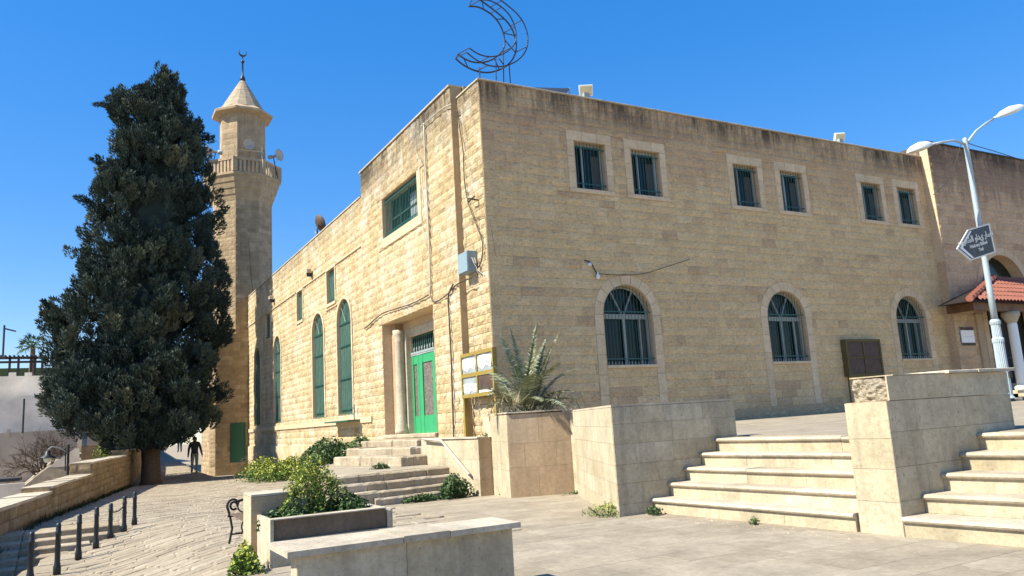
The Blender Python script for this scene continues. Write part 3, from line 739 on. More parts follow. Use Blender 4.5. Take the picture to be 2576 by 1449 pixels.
# porch
for k in range(3): MB().box(19.6+.0*k, 27, -2.6+.3*k, -.33, zT(20)-.02, zT(20)+.11*(k+1), .6, bev=.01).build('porch_step', M['slab'], annex)
FL = zT(20)+.33
porch = MB(); EZ = 3.25
porch.box(18.9, 27, -1.35, -1.15, EZ-.28, EZ); porch.box(18.9, 19.1, -1.15, -.33, EZ-.28, EZ); porch.build('porch_beam', M['wood'], annex)
E0, E1, R0, R1 = (18.3, -1.6, EZ), (27, -1.6, EZ), (22.3, -.36, 4.45), (27, -.36, 4.45)
MB().add([E0, E1, R1, R0, (18.3, -.36, EZ)], [(0, 1, 2, 3), (4, 0, 3), (0, 4, 1)]).build('porch_deck', M['darkwood'], annex)
tl = []
e0, e1, r0, r1 = map(Vector, (E0, E1, R0, R1))
for i in range(38):
    x0 = 18.45+i*.225
    for j in range(6):
        a, b = j/6, (j+1)/6+.02
        hipx = lambda t: 18.3+(22.3-18.3)*t
        if x0 < hipx((a+b)/2)+.1: continue
        P = []
        for t, lift in ((a, .05), (b, .02)):
            y_ = -1.66+(1.3)*t; z_ = EZ+(1.2)*t+lift
            for k in range(5):
                th = math.pi*k/4; P.append((x0+.1+.1*math.cos(th), y_, z_+.065*math.sin(th)))
        tl.append((P, [(k, k+1, 6+k, 5+k) for k in range(4)]))
for P, F in tl: link('roof_tile', mesh('roof_tile', P, F, M['tile'], [random.random()]*len(F)), annex)
for k in range(10):
    p, q_ = e0.lerp(r0, k/10), e0.lerp(r0, (k+1.15)/10); MB().tube([p+Vector((0, 0, .09)), q_+Vector((0, 0, .06))], [.13, .10], 8).build('ridge_tile', M['tile'], annex)
mb = MB()
for j in range(5):
    for i in range(5):
        pass
colx = on(2540, 780, 1, -1.25)
cm = MB(); cm.lathe((colx[0], -1.25, FL), [(.26, 0), (.26, .12), (.19, .2), (.175, .3), (.165, EZ-.28-FL-.5), (.155, EZ-.28-FL-.42)], 18)
cm.build('porch_column', M['lampwhite'], annex, True)
MB().lathe((colx[0], -1.25, EZ-.70), [(.17, 0), (.2, .05), (.27, .2), (.31, .28), (.31, .40)], 18).build('capital', M['cap'], annex, True)
pl = empty('wall_plaque', (19.9, -.35, 2.1), 'white two line plaque with dark top and bottom strips beside the porch', 'sign')
MB().frame(FA, 19.45, 20.3, 1.78, 2.48, .035, .06).build('plate', M['zinc'], pl)
MB().frame(FA, 19.47, 20.28, 1.90, 2.36, .06, .066).build('face', M['paper'], pl)
for v in (1.79, 2.375): MB().frame(FA, 19.46, 20.29, v, v+.10, .06, .07).build('strip', M['boardback'], pl)
MB().frame(FA, 19.55, 20.2, 2.12, 2.13, .067, .069).build('rule', M['grey'], pl)
# ------------------------------------------------------------------ minaret
CX, CY, AP = -.25, 34.2, 1.72
minaret = empty('minaret', (CX, CY, -2), 'octagonal stone minaret with a balcony, loudspeakers and a pointed cone roof', 'minaret')
def ring(ap, n=8, cx=CX, cy=CY):
    R = ap/math.cos(math.pi/n); return [(cx+R*math.cos(math.pi*2*(k+.5)/n), cy+R*math.sin(math.pi*2*(k+.5)/n)) for k in range(n)]
def octa(mb, prof, tone=.5):
    V = []
    for ap, z in prof: V += [(x, y, z) for x, y in ring(ap)]
    n = 8; F = [(i*n+k, i*n+(k+1) % n, (i+1)*n+(k+1) % n, (i+1)*n+k) for i in range(len(prof)-1) for k in range(n)]
    F += [tuple(range(n))[::-1], tuple(range((len(prof)-1)*n, len(prof)*n))]
    mb.add(V, F, tone)
zc = {k: zat(CX, 32.5, v) for k, v in dict(rail=404, slab=447, corb=505, eav=280, cone=252, apex=200, fin=137, slot=546, tr=850).items()}
ztr = zc['tr']
mb = MB(); octa(mb, [(AP, ztr-.3), (AP, zc['corb'])]); mb.build('shaft', M['mortar'], minaret)
BX0, BX1, BY0 = -2.42, 1.9, 32.3
base_poly = [(BX0, BY0+.28), (BX0+.28, BY0), (BX1, BY0), (BX1, 36.2), (BX0, 36.2)]
MB().prism(base_poly, -2.6, ztr).build('base', M['mortar'], minaret)
V = [(x, y, ztr) for x, y in base_poly]; 
mb = MB(); top = ring(AP); V = [(BX0, BY0+.28, ztr), (BX0+.28, BY0, ztr), (BX1, BY0, ztr), (BX1, 36.2, ztr), (BX0, 36.2, ztr)]+[(x, y, ztr+1.6) for x, y in top]
mb.prism([(x, y) for x, y in base_poly], ztr, ztr+.25); mb.build('offset', M['tower'], minaret)
S = []
for k in range(8):
    p0, p1 = ring(AP)[k], ring(AP)[(k+1) % 8]; mx, my = (p0[0]+p1[0])/2-CX, (p0[1]+p1[1])/2-CY
    n = np.array([mx, my, 0])/math.hypot(mx, my)
    if n[1] > .3: continue
    u = np.array([p1[0]-p0[0], p1[1]-p0[1], 0]); L = np.linalg.norm(u); u /= L
    ops = [('r', .35*L, .35*L+.2, zc['slot']-.25, zc['slot']+.2)] if k == 5 else []
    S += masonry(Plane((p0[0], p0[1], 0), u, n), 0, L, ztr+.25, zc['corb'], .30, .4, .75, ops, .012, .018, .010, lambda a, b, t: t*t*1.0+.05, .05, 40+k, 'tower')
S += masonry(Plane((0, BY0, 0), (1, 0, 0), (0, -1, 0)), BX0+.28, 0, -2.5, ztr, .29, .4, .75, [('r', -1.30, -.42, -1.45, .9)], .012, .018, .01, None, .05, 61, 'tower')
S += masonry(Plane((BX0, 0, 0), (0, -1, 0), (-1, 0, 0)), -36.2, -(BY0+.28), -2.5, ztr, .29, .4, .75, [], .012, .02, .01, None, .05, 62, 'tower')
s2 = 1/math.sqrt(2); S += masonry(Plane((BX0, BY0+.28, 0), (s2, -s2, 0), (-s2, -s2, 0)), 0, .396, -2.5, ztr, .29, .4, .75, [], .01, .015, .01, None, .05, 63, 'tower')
# balcony corbel, slab, balustrade, upper shaft
bw = 2.24
for i in range(4):
    f0, f1 = i/4, (i+1)/4; z0 = zc['corb']+(zc['slab']-zc['corb'])*f0; z1 = zc['corb']+(zc['slab']-zc['corb'])*f1
    mb = MB(); octa(mb, [(AP+(bw-AP)*f0+.02, z0), (AP+(bw-AP)*f1-.02, z1-.03), (AP+(bw-AP)*f1, z1)]); mb.build('corbel', M['tower'], minaret)
mb = MB(); octa(mb, [(bw+.02, zc['slab']), (bw+.06, zc['slab']+.04), (bw+.06, zc['slab']+.2), (bw, zc['slab']+.22)]); mb.build('balcony_slab', M['tower'], minaret)
zr0, zr1 = zc['slab']+.22, zc['rail']
mb = MB(); R_o, R_i = ring(bw+.03), ring(bw-.17)
for k in range(8):
    a, b, c, d = R_o[k], R_o[(k+1) % 8], R_i[(k+1) % 8], R_i[k]
    MB().prism([a, b, c, d], zr1-.16, zr1, .6).build('rail', M['tower'], minaret)
    for j in range(7):
        t = (j+.5)/7; p = [a[i]+(b[i]-a[i])*t*1. for i in (0, 1)]; q_ = [d[i]+(c[i]-d[i])*t for i in (0, 1)]
        m_ = [(p[i]+q_[i])/2 for i in (0, 1)]
        MB().lathe((m_[0], m_[1], zr0), [(.10, 0), (.10, zr1-zr0-.16)], 4, .7, rot=math.pi/4+math.atan2(b[1]-a[1], b[0]-a[0])).build('baluster', M['tower'], minaret)
    MB().lathe((a[0]*.975+CX*.025, a[1]*.975+CY*.025, zr0), [(.14, 0), (.14, zr1-zr0+.0)], 6, .6).build('corner_post', M['tower'], minaret)
ua = 1.36; zb = zc['slab']+.2; ze = zat(CX, 32.9, 281)
mb = MB(); octa(mb, [(ua, zb), (ua, ze)]); mb.build('lantern', M['mortar'], minaret)
for k in range(8):
    p0, p1 = ring(ua)[k], ring(ua)[(k+1) % 8]; mx, my = (p0[0]+p1[0])/2-CX, (p0[1]+p1[1])/2-CY
    n = np.array([mx, my, 0])/math.hypot(mx, my)
    if n[1] > .3: continue
    u = np.array([p1[0]-p0[0], p1[1]-p0[1], 0]); L = np.linalg.norm(u); u /= L
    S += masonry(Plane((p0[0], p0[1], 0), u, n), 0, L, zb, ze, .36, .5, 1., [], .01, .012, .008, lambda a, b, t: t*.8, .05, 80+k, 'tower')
emit(S, minaret, 'stone')
mb = MB(); octa(mb, [(ua+.0, ze-.12), (ua+.35, ze-.02), (ua+.47, ze+.0), (ua+.50, ze+.14), (ua+.15, ze+.36), (ua-.05, ze+.5)], .6); mb.build('eave', M['tower'], minaret)
ca = zat(CX, CY, 200)
for i in range(7):
    f0, f1 = i/7, (i+1)/7; z0, z1 = ze+.45+(ca-ze-.45)*f0, ze+.45+(ca-ze-.45)*f1; r0_, r1_ = 1.36*(1-f0)**.95+.06, 1.36*(1-f1)**.95+.07
    MB().lathe((CX, CY, z0), [(r0_+.02, 0), (r1_+.025, z1-z0-.03), (r1_, z1-z0)], 16, .35+.1*(i % 2)).build('cone_course', M['oldstep'], minaret)
fz = zat(CX, CY, 143)
MB().lathe((CX, CY, ca-.12), [(.16, 0), (.2, .08), (.13, .3), (.06, .42), (.055, fz-ca-.35), (.12, fz-ca-.3), (.13, fz-ca-.2), (.04, fz-ca-.15), (.035, fz-ca+.1)], 12).build('finial', M['lead'], minaret, True)
mb = MB(); pts = [(CX+.24*math.cos(t), CY, fz+.30+.24*math.sin(t)) for t in np.linspace(math.radians(130), math.radians(400), 20)]
mb.tube(pts, [.01+.055*math.sin(math.pi*k/19) for k in range(20)], 6); mb.build('crescent', M['lead'], minaret)
for z in (zr1+.55,):
    mb = MB()
    for k in (3, 4, 5, 6): mb.tube([(*R_i[k], z), (*R_i[(k+1) % 8], z)], .012, 5); mb.tube([(*R_i[k], zr1), (*R_i[k], z+.35)], .022, 5)
    mb.build('rail_wire', M['palecable'], minaret)
dd, _ = None, None
door2 = MB().box(-1.30, -.42, BY0-.02, BY0+.06, -1.45, .9).build('door', M['darkgreen'], minaret)
MB().box(-1.30, -1.24, BY0-.05, BY0-.02, -1.45, .9).box(-.48, -.42, BY0-.05, BY0-.02, -1.45, .9).box(-1.24, -.48, BY0-.05, BY0-.02, .84, .9).build('door_frame', M['darkgreen'], door2)
def horn(c, axis, label, sc=1.):
    sc *= 1.25
    t = empty('loudspeaker', c, label, 'loudspeaker', 'horn loudspeakers on the minaret balcony')
    a = Vector(axis).normalized()
    MB().lathe(c, [(.04*sc, -.45*sc), (.06*sc, -.3*sc), (.10*sc, -.1*sc), (.2*sc, .05*sc), (.34*sc, .14*sc), (.355*sc, .15*sc), (.30*sc, .12*sc), (.05, .0)], 18, axis=a).build('horn', M['palecable'], t, True)
    MB().lathe(c, [(.11*sc, -.62*sc), (.12*sc, -.6*sc), (.12*sc, -.42*sc), (.08*sc, -.38*sc)], 12, axis=a).build('driver', M['grey'], t, True)
    MB().tube([Vector(c)-a*.3*sc, (c[0], c[1], zr0)], .03, 6).build('bracket', M['iron'], t)
horn((CX-2.2, CY-1.0, zat(CX-2.2, CY-1, 380)), (-1, .2, .1), 'horn loudspeaker pointing left over the left side of the minaret balcony')
horn((CX+.10, CY-1.78, zat(CX, CY-1.8, 364)), (-.1, -1, -.05), 'horn loudspeaker facing front in the middle of the minaret balcony', .8)
horn((CX+1.95, CY-1.5, zat(CX+1.9, CY-1.5, 391)), (.7, -.9, 0), 'horn loudspeaker at the right corner of the minaret balcony', .9)
# ------------------------------------------------------------------ cypress
TX, TY = -6.05, 26.0; TZ = zG(TX, TY)-.05
cyp = empty('cypress_tree', (TX, TY, TZ), 'tall dense dark green cypress with a bare trunk in front of the minaret', 'tree')
CYC = 28.2
rows = [(180, 404, 428), (200, 398, 440), (235, 385, 462), (245, 330, 470), (262, 268, 472), (300, 272, 480), (330, 285, 500), (360, 278, 520), (400, 250, 525), (450, 238, 538), (500, 210, 548), (560, 200, 558), (620, 188, 562), (700, 162, 568), (780, 125, 575), (860, 106, 575), (940, 112, 572), (1000, 96, 562), (1040, 100, 548), (1075, 190, 525), (1100, 240, 500), (1125, 285, 430)]
prof = []
for yy, l, r in rows:
    m = on((l+r)/2, yy, 1, CYC); a = on(l, yy, 1, CYC); b = on(r, yy, 1, CYC); prof.append((m[2], a[0], b[0]))
prof.sort(); pz = np.array([p[0] for p in prof]); pl_ = np.array([p[1] for p in prof]); pr_ = np.array([p[2] for p in prof])
def crown_at(z):
    a, b = np.interp(z, pz, pl_), np.interp(z, pz, pr_); return (a+b)/2, (b-a)/2
V = []; T = []
Z0, Z1 = pz[0], pz[-1]
crng = np.random.default_rng(21)
def lumps(th, z): return 1+.10*math.sin(3*th+z*1.1)+.07*math.sin(7*th-z*2.3)+.05*math.sin(11*th+z*4)
def clump(c, ax, H, W, tint, dens=150):
    nl = int(dens*H); t = crng.random(nl)**.85; phi = crng.random(nl)*2*math.pi
    rr = W*np.sin(np.pi*np.clip(t*.88+.1, 0, 1))**.8*crng.uniform(.45, 1.1, nl)
    a = np.cross(ax, [.3, .9, .1]); a /= np.linalg.norm(a); b = np.cross(ax, a)
    o_ = np.outer(np.cos(phi), a)+np.outer(np.sin(phi), b)
    P = c-ax*H*.4+np.outer(t*H, ax)+o_*rr[:, None]
    d = o_*.55+ax*1.1+crng.normal(0, .30, (nl, 3)); d /= np.linalg.norm(d, axis=1)[:, None]
    s = np.cross(d, crng.normal(0, 1, (nl, 3))); s /= np.linalg.norm(s, axis=1)[:, None]
    ln = crng.uniform(.09, .20, nl)[:, None]; wd = crng.uniform(.018, .045, nl)[:, None]
    V.append(np.stack([P-s*wd, P+s*wd, P+d*ln+s*wd*.3, P+d*ln-s*wd*.3], 1)); T.append(np.clip(tint*.75+crng.normal(0, .07, nl)+.22*t, 0, 1))
# big boughs first, then sprays massed on them: gives the crown its heaped, layered look
boughs = []
for i in range(560):
    f = crng.random()**1.15 if i > 70 else crng.random()*.22; z = Z0+(Z1-Z0)*f; cx, hw = crown_at(z)
    if crng.random() > (hw+1.2)/6.5: continue
    boughs.append((z, crng.random()*2*math.pi, crng.uniform(.80, 1.04), crng.uniform(.45, .95), crng.beta(1.5, 2.8)))
for z, th, k0, br, tint in boughs:
    gap = mnoise.noise((math.cos(th)*1.9, math.sin(th)*1.9, z*.42))
    k0 *= 1+.42*min(.12, gap); tint = min(1, max(0, tint+.5*gap))
    cx, hw = crown_at(z); ry = min(3.0, hw*.62+.1); br *= .22+.78*min(1, hw/3)
    k = max(.15, (k0*hw-br*.8)/max(hw, .1)); bc = np.array([cx+hw*k*math.cos(th), CYC+ry*k*math.sin(th), z])
    if z < Z0+5 and bc[0] < -2.6:      # lowest boughs pushed towards the square to bring their ground shadow nearer
        dy = 3.4*(1-(z-Z0)/5); kx = (bc[1]-dy-CAM[1])/(bc[1]-CAM[1]); bc = np.array([CAM[0]+(bc[0]-CAM[0])*kx, bc[1]-dy, bc[2]*kx])
    for j in range(int(8*br/.6)):
        q3 = crng.normal(0, 1, 3); q3 /= np.linalg.norm(q3); q3[2] = abs(q3[2])*1.2-.35; c = bc+q3*br*np.array([.85, .6, 1.1])
        ax = np.array([q3[0]*.5+math.cos(th)*.25, q3[1]*.5+math.sin(th)*.25, 1.])+crng.normal(0, .12, 3); ax /= np.linalg.norm(ax)
        H = crng.uniform(.5, 1.05)*(.65+.35*min(1, hw/3)); clump(c, ax, H, H*crng.uniform(.2, .34), np.clip(tint+crng.normal(0, .08), 0, 1))
for px_, py_ in ((300, 1085), (330, 1100), (360, 1095), (385, 1105), (415, 1095), (445, 1085), (480, 1070), (350, 1065), (400, 1070), (430, 1050), (320, 1050), (380, 1040)):
    bc = on(px_, py_, 1, 25.3)+np.array([0, 0, .1])
    for j in range(13):
        q3 = crng.normal(0, 1, 3); q3 /= np.linalg.norm(q3); ax = np.array([q3[0]*.5, q3[1]*.4, 1.]); ax /= np.linalg.norm(ax); H = crng.uniform(.45, .85); clump(bc+q3*np.array([.7, .5, .45]), ax, H, H*.3, crng.beta(1.5, 2.8))
for i in range(700):
    f = crng.random()**1.15; z = Z0+(Z1-Z0)*f; cx, hw = crown_at(z)
    if crng.random() > (hw+.8)/6.5: continue
    th = crng.random()*2*math.pi; k = crng.uniform(.5, .86); ry = min(3.0, hw*.62+.1)
    ax = np.array([math.cos(th)*.3, math.sin(th)*.3, 1.])+crng.normal(0, .15, 3); ax /= np.linalg.norm(ax); H = crng.uniform(.6, 1.2)
    clump(np.array([cx+hw*k*math.cos(th), CYC+ry*k*math.sin(th), z]), ax, H, H*.3, crng.beta(1.4, 3.4)*.8, 120)
# wisps that break the outline, as at the top left and the right shoulder
for x_, y_, dx_, dz_, n_ in ((262, 262, -1, .15, 7), (300, 300, -.8, .5, 4), (405, 185, -.1, 1, 4), (530, 345, .9, .3, 5), (250, 405, -.8, .5, 4), (560, 530, .8, .5, 4), (208, 500, -.7, .7, 4), (120, 770, -.7, .6, 5), (345, 235, -.2, 1, 5), (458, 240, .5, .8, 4), (110, 1000, -.8, .2, 6), (570, 850, .8, .3, 5), (500, 330, .7, .7, 4)):
    p = on(x_, y_, 1, CYC)
    for j in range(n_):
        ax = np.array([dx_, crng.normal(0, .2), dz_])+crng.normal(0, .15, 3); ax /= np.linalg.norm(ax)
        clump(p-np.array([dx_, 0, dz_])*.22*j+crng.normal(0, .08, 3), ax, crng.uniform(.5, .8), .13+.03*j, .2)
# horizontal wisp branches that break the outline
V = np.concatenate(V); T = np.concatenate(T); nq = len(V)
me = bpy.data.meshes.new('crown'); me.from_pydata([], [], [])
me.vertices.add(nq*4); me.vertices.foreach_set('co', V.reshape(-1)); me.loops.add(nq*4); me.loops.foreach_set('vertex_index', np.arange(nq*4)); me.polygons.add(nq)
me.polygons.foreach_set('loop_start', np.arange(0, nq*4, 4)); me.polygons.foreach_set('loop_total', np.full(nq, 4)); me.materials.append(M['cyp'])
a = me.attributes.new('tone', 'FLOAT', 'FACE'); a.data.foreach_set('value', T.astype(np.float32)); me.update(); me.validate()
link('crown', me, cyp)
mb = MB(); nz, nth = 34, 28; V = []
for i in range(nz):
    z = Z0+.45+(Z1-Z0-2.2)*i/(nz-1); cx, hw = crown_at(z)
    for k in range(nth):
        th = 2*math.pi*k/nth; s = .40*lumps(th, z)*(1+.12*math.sin(5*th+z*3.))*(.35 if i == 0 else .2 if i == nz-1 else 1); V.append((cx+hw*s*math.cos(th), CYC+min(3.0, hw*.62)*s*math.sin(th), z))
mb.add(V, [(i*nth+k, i*nth+(k+1) % nth, (i+1)*nth+(k+1) % nth, (i+1)*nth+k) for i in range(nz-1) for k in range(nth)]+[tuple(range(nth))[::-1]], .1)
mb.build('shade_core', M['cyp'], cyp)  # dark blob added inside the crown to block light
mb = MB(); mb.tube([(TX, TY, TZ-.1), (TX-.02, TY, TZ+.25), (TX-.02, TY+.25, TZ+1.2), (TX+.02, TY+1.1, TZ+2.4), (TX, TY+2.0, TZ+5)], [.62, .47, .43, .5, .45], 14)
mb.build('trunk', M['bark'], cyp, True)
exec_later = []
# ------------------------------------------------------------------ flights of stone steps to the terrace
def flight(P0, P1, P0t, P1t, zb, zt_, label, ext):
    """five nosings interpolated from the first (P0 left, P1 right) to the top one"""
    t = empty('stone_steps', (P0[0], P0[1], zb), label, 'steps', 'steps up to the terrace')
    n = 5; rise = (zt_-zb)/n
    for k in range(n):
        f = k/(n-1); L = np.array(P0)+(np.array(P0t)-np.array(P0))*f; R = np.array(P1)+(np.array(P1t)-np.array(P1))*f
        u = R-L; ln = np.linalg.norm(u); u = u/ln; n_ = np.array([u[1], -u[0]])
        if n_[0] > 0: n_ = -n_
        zt2 = zb+rise*(k+1)
        def Fr(a, b, c, L=L, u=u, n_=n_, zt2=zt2): return np.array([L[0]+u[0]*a-n_[0]*b, L[1]+u[1]*a-n_[1]*b, zt2+c])
        m = max(2, round(ln/1.15)); cuts = [0]+[ln*(i+random.uniform(-.12, .12))/m for i in range(1, m)]+[ln]
        back = .45 if k < n-1 else .40
        for a, b in zip(cuts[:-1], cuts[1:]):
            mb = MB(); V = []; prof_ = [(back, -.055), (.02, -.055), (.004, -.045), (-.006, -.028), (.004, -.010), (.02, 0), (back, .0)]
            dz = random.uniform(-.003, .003)
            for x in (a+.002, b-.002):
                for p, z in prof_: V.append(Fr(x, p, z+dz))
            h = len(prof_); mb.add(V, [(i, i+1, h+i+1, h+i) for i in range(h-1)]+[tuple(range(h))[::-1], tuple(range(h, 2*h)), (h-1, 0, h, 2*h-1)], random.betavariate(2, 2)); mb.build('tread', M['cap'], t)
        cuts = [0]+[ln*(i+random.uniform(-.2, .2))/m for i in range(1, m)]+[ln]
        for a, b in zip(cuts[:-1], cuts[1:]):
            MB().frame(lambda x, y, z: Fr(x, y, z), a+.002, b-.002, .035, .42, -rise-.0 if k else -rise-.15, -.0555, random.betavariate(2, 2)).build('riser', M['slab'], t)
    return t
f1a, f1b = (-2.41, -9.03), (-2.24, -12.10)
f1at, f1bt = (-1.17, -9.03), (-.98, -12.10)
flight(f1a, f1b, f1at, f1bt, -1.32, -.42, 'flight of five pale stone steps between the two cheek walls', 0)
flight((-2.2, -12.62), (-1.75, -17.2), (-.76, -12.62), (-.35, -17.2), -1.32, -.42, 'flight of five pale stone steps right of the higher cheek wall', 0)
# ------------------------------------------------------------------ clad walls
def clad_wall(name, pts, z0, tops, label, cat, mats, group=None, course=.27, L=(.5, .8), cap=None, capw=.03, seed=1):
    """solid core with a slab facing on every side; mats: material key per side (None = leave the core)"""
    t = empty(name, (*pts[0], z0), label, cat, group); n = len(pts)
    tops = tops if isinstance(tops, (list, tuple)) else [tops]*n
    MB().prism(list(pts), z0, list(tops), .5).build('core', M['mortar'], t)
    ar = sum(pts[i][0]*pts[(i+1) % n][1]-pts[(i+1) % n][0]*pts[i][1] for i in range(n)); S = []
    for i in range(n):
        p, q_ = pts[i], pts[(i+1) % n]
        if mats[i] is None: continue
        if ar < 0: p, q_ = q_, p
        u = np.array([q_[0]-p[0], q_[1]-p[1], 0.]); Ln = np.linalg.norm(u); u /= Ln; nn = np.array([u[1], -u[0], 0])
        S += masonry(Plane((p[0], p[1], 0), u, nn), -.012, Ln+.012, z0, min(tops)-.002, course, L[0], L[1], [], .0035, .0015, .014, None, .0, seed+i, mats[i])
    emit(S, t, 'facing_slab')
    if cap:
        cx, cy = sum(p[0] for p in pts)/n, sum(p[1] for p in pts)/n
        P = [(cx+(p[0]-cx)*(1+capw/ max(.2, math.hypot(p[0]-cx, p[1]-cy))), cy+(p[1]-cy)*(1+capw/max(.2, math.hypot(p[0]-cx, p[1]-cy)))) for p in pts]
        if max(tops)-min(tops) < .01: MB().prism(P, tops[0]+.002, tops[0]+cap, .6).build('coping', M['cap'], t)
    return t
# cheek wall 1 (left of the flight) with the slanted wall running back to the palm planter
ck1 = clad_wall('cheek_wall', [(-2.93, -9.0), (-.72, -9.0), (-.72, -8.7), (-2.62, -8.66), (-1.0, -5.7), (-1.12, -5.55), (-1.3, -5.55)], -1.42, .11, 'stone clad cheek wall left of the steps, its near end sunlit', 'wall', ['slab', 'slab', None, None, None, None, 'slab'], 'clad walls by the terrace', .275, (.5, .75), .03, .02, 3)
# cheek wall 2 with a broken end
ck2z = .22
ck2 = clad_wall('cheek_wall', [(-2.16, -12.13), (-2.16, -12.60), (-.02, -12.60), (-.02, -12.13)], -1.34, -.02, 'high cheek wall between the two flights, its top corner broken open', 'wall', ['slab', 'slab', 'slab', 'slab'], 'clad walls by the terrace', .33, (.6, .9), None, .02, 9)
MB().box(-1.98, -.02, -12.60, -12.13, -.018, ck2z, .5).build('upper_core', M['mortar'], ck2)
S = masonry(Plane((0, -12.60, 0), (1, 0, 0), (0, -1, 0)), -2.12, -.01, -.018, ck2z+.01, .24, .9, 1.4, [], .004, .001, .014, None, 0, 77, 'slab')
emit(S, ck2, 'facing_slab')
# the broken concrete: a lumpy block
mb = MB(); n = 26; V = []
for j in range(n+1):
    for i in range(n+1):
        y_ = -12.585+.45*(i/n); z_ = -.018+(ck2z+.012)*(j/n); p = Vector((y_*9, z_*9, 3.3))
        d1 = mnoise.noise(p)*.055+mnoise.noise(p*2.7)*.03+mnoise.noise(p*6)*.012; edge = 1-min(1, (1-i/n)*5)*1.
        V.append((-2.10+max(-.06, d1)+.07*edge**2, y_+(mnoise.noise(p*1.5)*.03 if i == n else 0), z_+(mnoise.noise(p*2)*.012 if j == n else 0)))
mb.add(V, [(j*(n+1)+i, (j+1)*(n+1)+i, (j+1)*(n+1)+i+1, j*(n+1)+i+1) for j in range(n) for i in range(n)])
mb.box(-2.04, -1.94, -12.58, -12.15, -.018, ck2z-.03); mb.build('broken_end', M['rubble'], ck2)
for a, b, dz in ((-1.15, -.62, 0), (-.60, .10, .004)): MB().box(a, b, -12.66, -12.08, ck2z+.013, ck2z+.045+dz, random.random(), bev=.008).build('coping', M['cap'], ck2)
MB().box(-2.02, -1.16, -12.62, -12.10, ck2z+.011, ck2z+.022, .3).build('coping', M['slab'], ck2)
# palm planter
ppz = .13
pp = clad_wall('palm_planter', [(-2.08, -4.42), (-.95, -4.9), (-.45, -3.9), (-1.35, -2.6), (-1.75, -2.75)], -1.45, ppz, 'tall stone clad planter under the facade corner holding a young palm', 'planter', ['slabdark', None, None, None, 'slab'], None, .46, (.55, .62), None, .02, 15)
MB().prism([(-1.95, -4.3), (-1.0, -4.7), (-.6, -3.95), (-1.4, -2.75)], ppz+.002, ppz+.02).build('soil', M['soil'], pp)
for a, b in (((-2.11, -4.46), (-1.78, -2.70)), ((-2.11, -4.46), (-.93, -4.95))):
    a = np.array(a); b = np.array(b); d = b-a; d /= np.linalg.norm(d); nn = np.array([-d[1], d[0]])
    if np.dot(nn, np.array([-1.3, -3.8])-a) < 0: nn = -nn
    MB().prism([tuple(a), tuple(b), tuple(b+nn*.14), tuple(a+nn*.14)], ppz+.021, ppz+.045, .7).build('coping', M['cap'], pp)
clad_wall('low_wall', [(-.97, -4.93), (-1.0, -5.58), (-.75, -5.58), (-.6, -4.9)], -1.42, .085, 'short pale wall joining the palm planter to the cheek wall', 'wall', ['slab', None, None, None], 'clad walls by the terrace', .3, (.5, .8), .03, .02, 19)
# small post block right of the entry steps and its wall
ez = -1.41
eb = clad_wall('entry_wall', [(-2.15, -3.27), (-1.55, -3.30), (-1.5, -1.0), (-2.0, -.2), (-2.13, -.2)], ez-.1, -.30, 'low wall with a clad end post right of the old entrance steps', 'wall', ['slabdark', None, None, None, 'slab'], None, .42, (.5, .7), None, .02, 23)
MB().box(-2.19, -1.95, -3.3, -.4, -.298, -.27, .8).build('coping', M['cap'], eb)
MB().box(-1.94, -1.5, -3.33, -2.9, -.298, -.285, .4).build('coping', M['slabdark'], eb)
# ------------------------------------------------------------------ old entrance steps
es = empty('entrance_steps', (-3.5, -2.5, ez), 'worn old stone steps climbing to the green portal door', 'steps')
def slabrow(poly_front, back, z0, z1, nst, mat='oldstep', tilt=0):
    """row of rough blocks along the line poly_front, 'back' deep"""
    a, b = map(np.array, poly_front); d = b-a; Ln = np.linalg.norm(d); d = d/Ln; nn = np.array([-d[1], d[0]])
    cuts = [0]+[Ln*(i+random.uniform(-.25, .25))/nst for i in range(1, nst)]+[Ln]
    for c0, c1 in zip(cuts[:-1], cuts[1:]):
        j = random.uniform(-.02, .02); dz = random.uniform(-.012, .006); g = .006
        def Fr(x, y, z, j=j): return np.array([*(a+d*x+nn*(y+j)), z])
        V = []; m = 5
        for w in (0, 1, 2):
            for i in range(m+1):
                x = c0+g+(c1-c0-2*g)*i/m
                y_, z_ = ((0.0, z0), (random.uniform(-.012, .012), z1-.035), (.035, z1+dz+random.uniform(-.006, .004)))[w]; V.append(Fr(x, y_, z_))
        for i in range(m+1): V.append(Fr(c0+g+(c1-c0-2*g)*i/m, back, z1+dz))
        for i in range(m+1): V.append(Fr(c0+g+(c1-c0-2*g)*i/m, back, z0))
        q1 = m+1; F = [(w*q1+i, w*q1+i+1, (w+1)*q1+i+1, (w+1)*q1+i) for w in range(4) for i in range(m)]
        F += [(0, q1, 2*q1, 3*q1, 4*q1), tuple(x*q1+m for x in (4, 3, 2, 1, 0))]
        MB().add(V, F, random.betavariate(2, 2)).build('step_stone', M[mat], es)
XR = -2.28
slabrow(((-4.25, -2.95), (XR, -2.78)), .5, ez-.1, -1.30, 4)
slabrow(((-4.6, -2.95), (XR, -2.53)), .5, ez-.1, -1.175, 4)
slabrow(((-4.85, -2.73), (XR, -2.30)), .5, ez-.1, -1.02, 5)
slabrow(((-5.0, -2.45), (XR, -2.05)), .55, ez-.1, -.866, 5)
MB().prism([(-5.0, -2.0), (XR, -1.6), (-2.1, 1.5), (-.2, 7.5), (-.2, 9.5), (-3.6, 3.5)], -1.7, -.87, .8).build('landing', M['pave'], es)
def corner_steps(cx_, cy_, xr, yl, xl, z0, z1, n1, n2):
    slabrow(((cx_, cy_), (xr, cy_+.02)), .55, z0, z1, n1)
    slabrow(((xl, yl), (cx_-.002, cy_+.01)), .55, z0, z1-.003, n2)
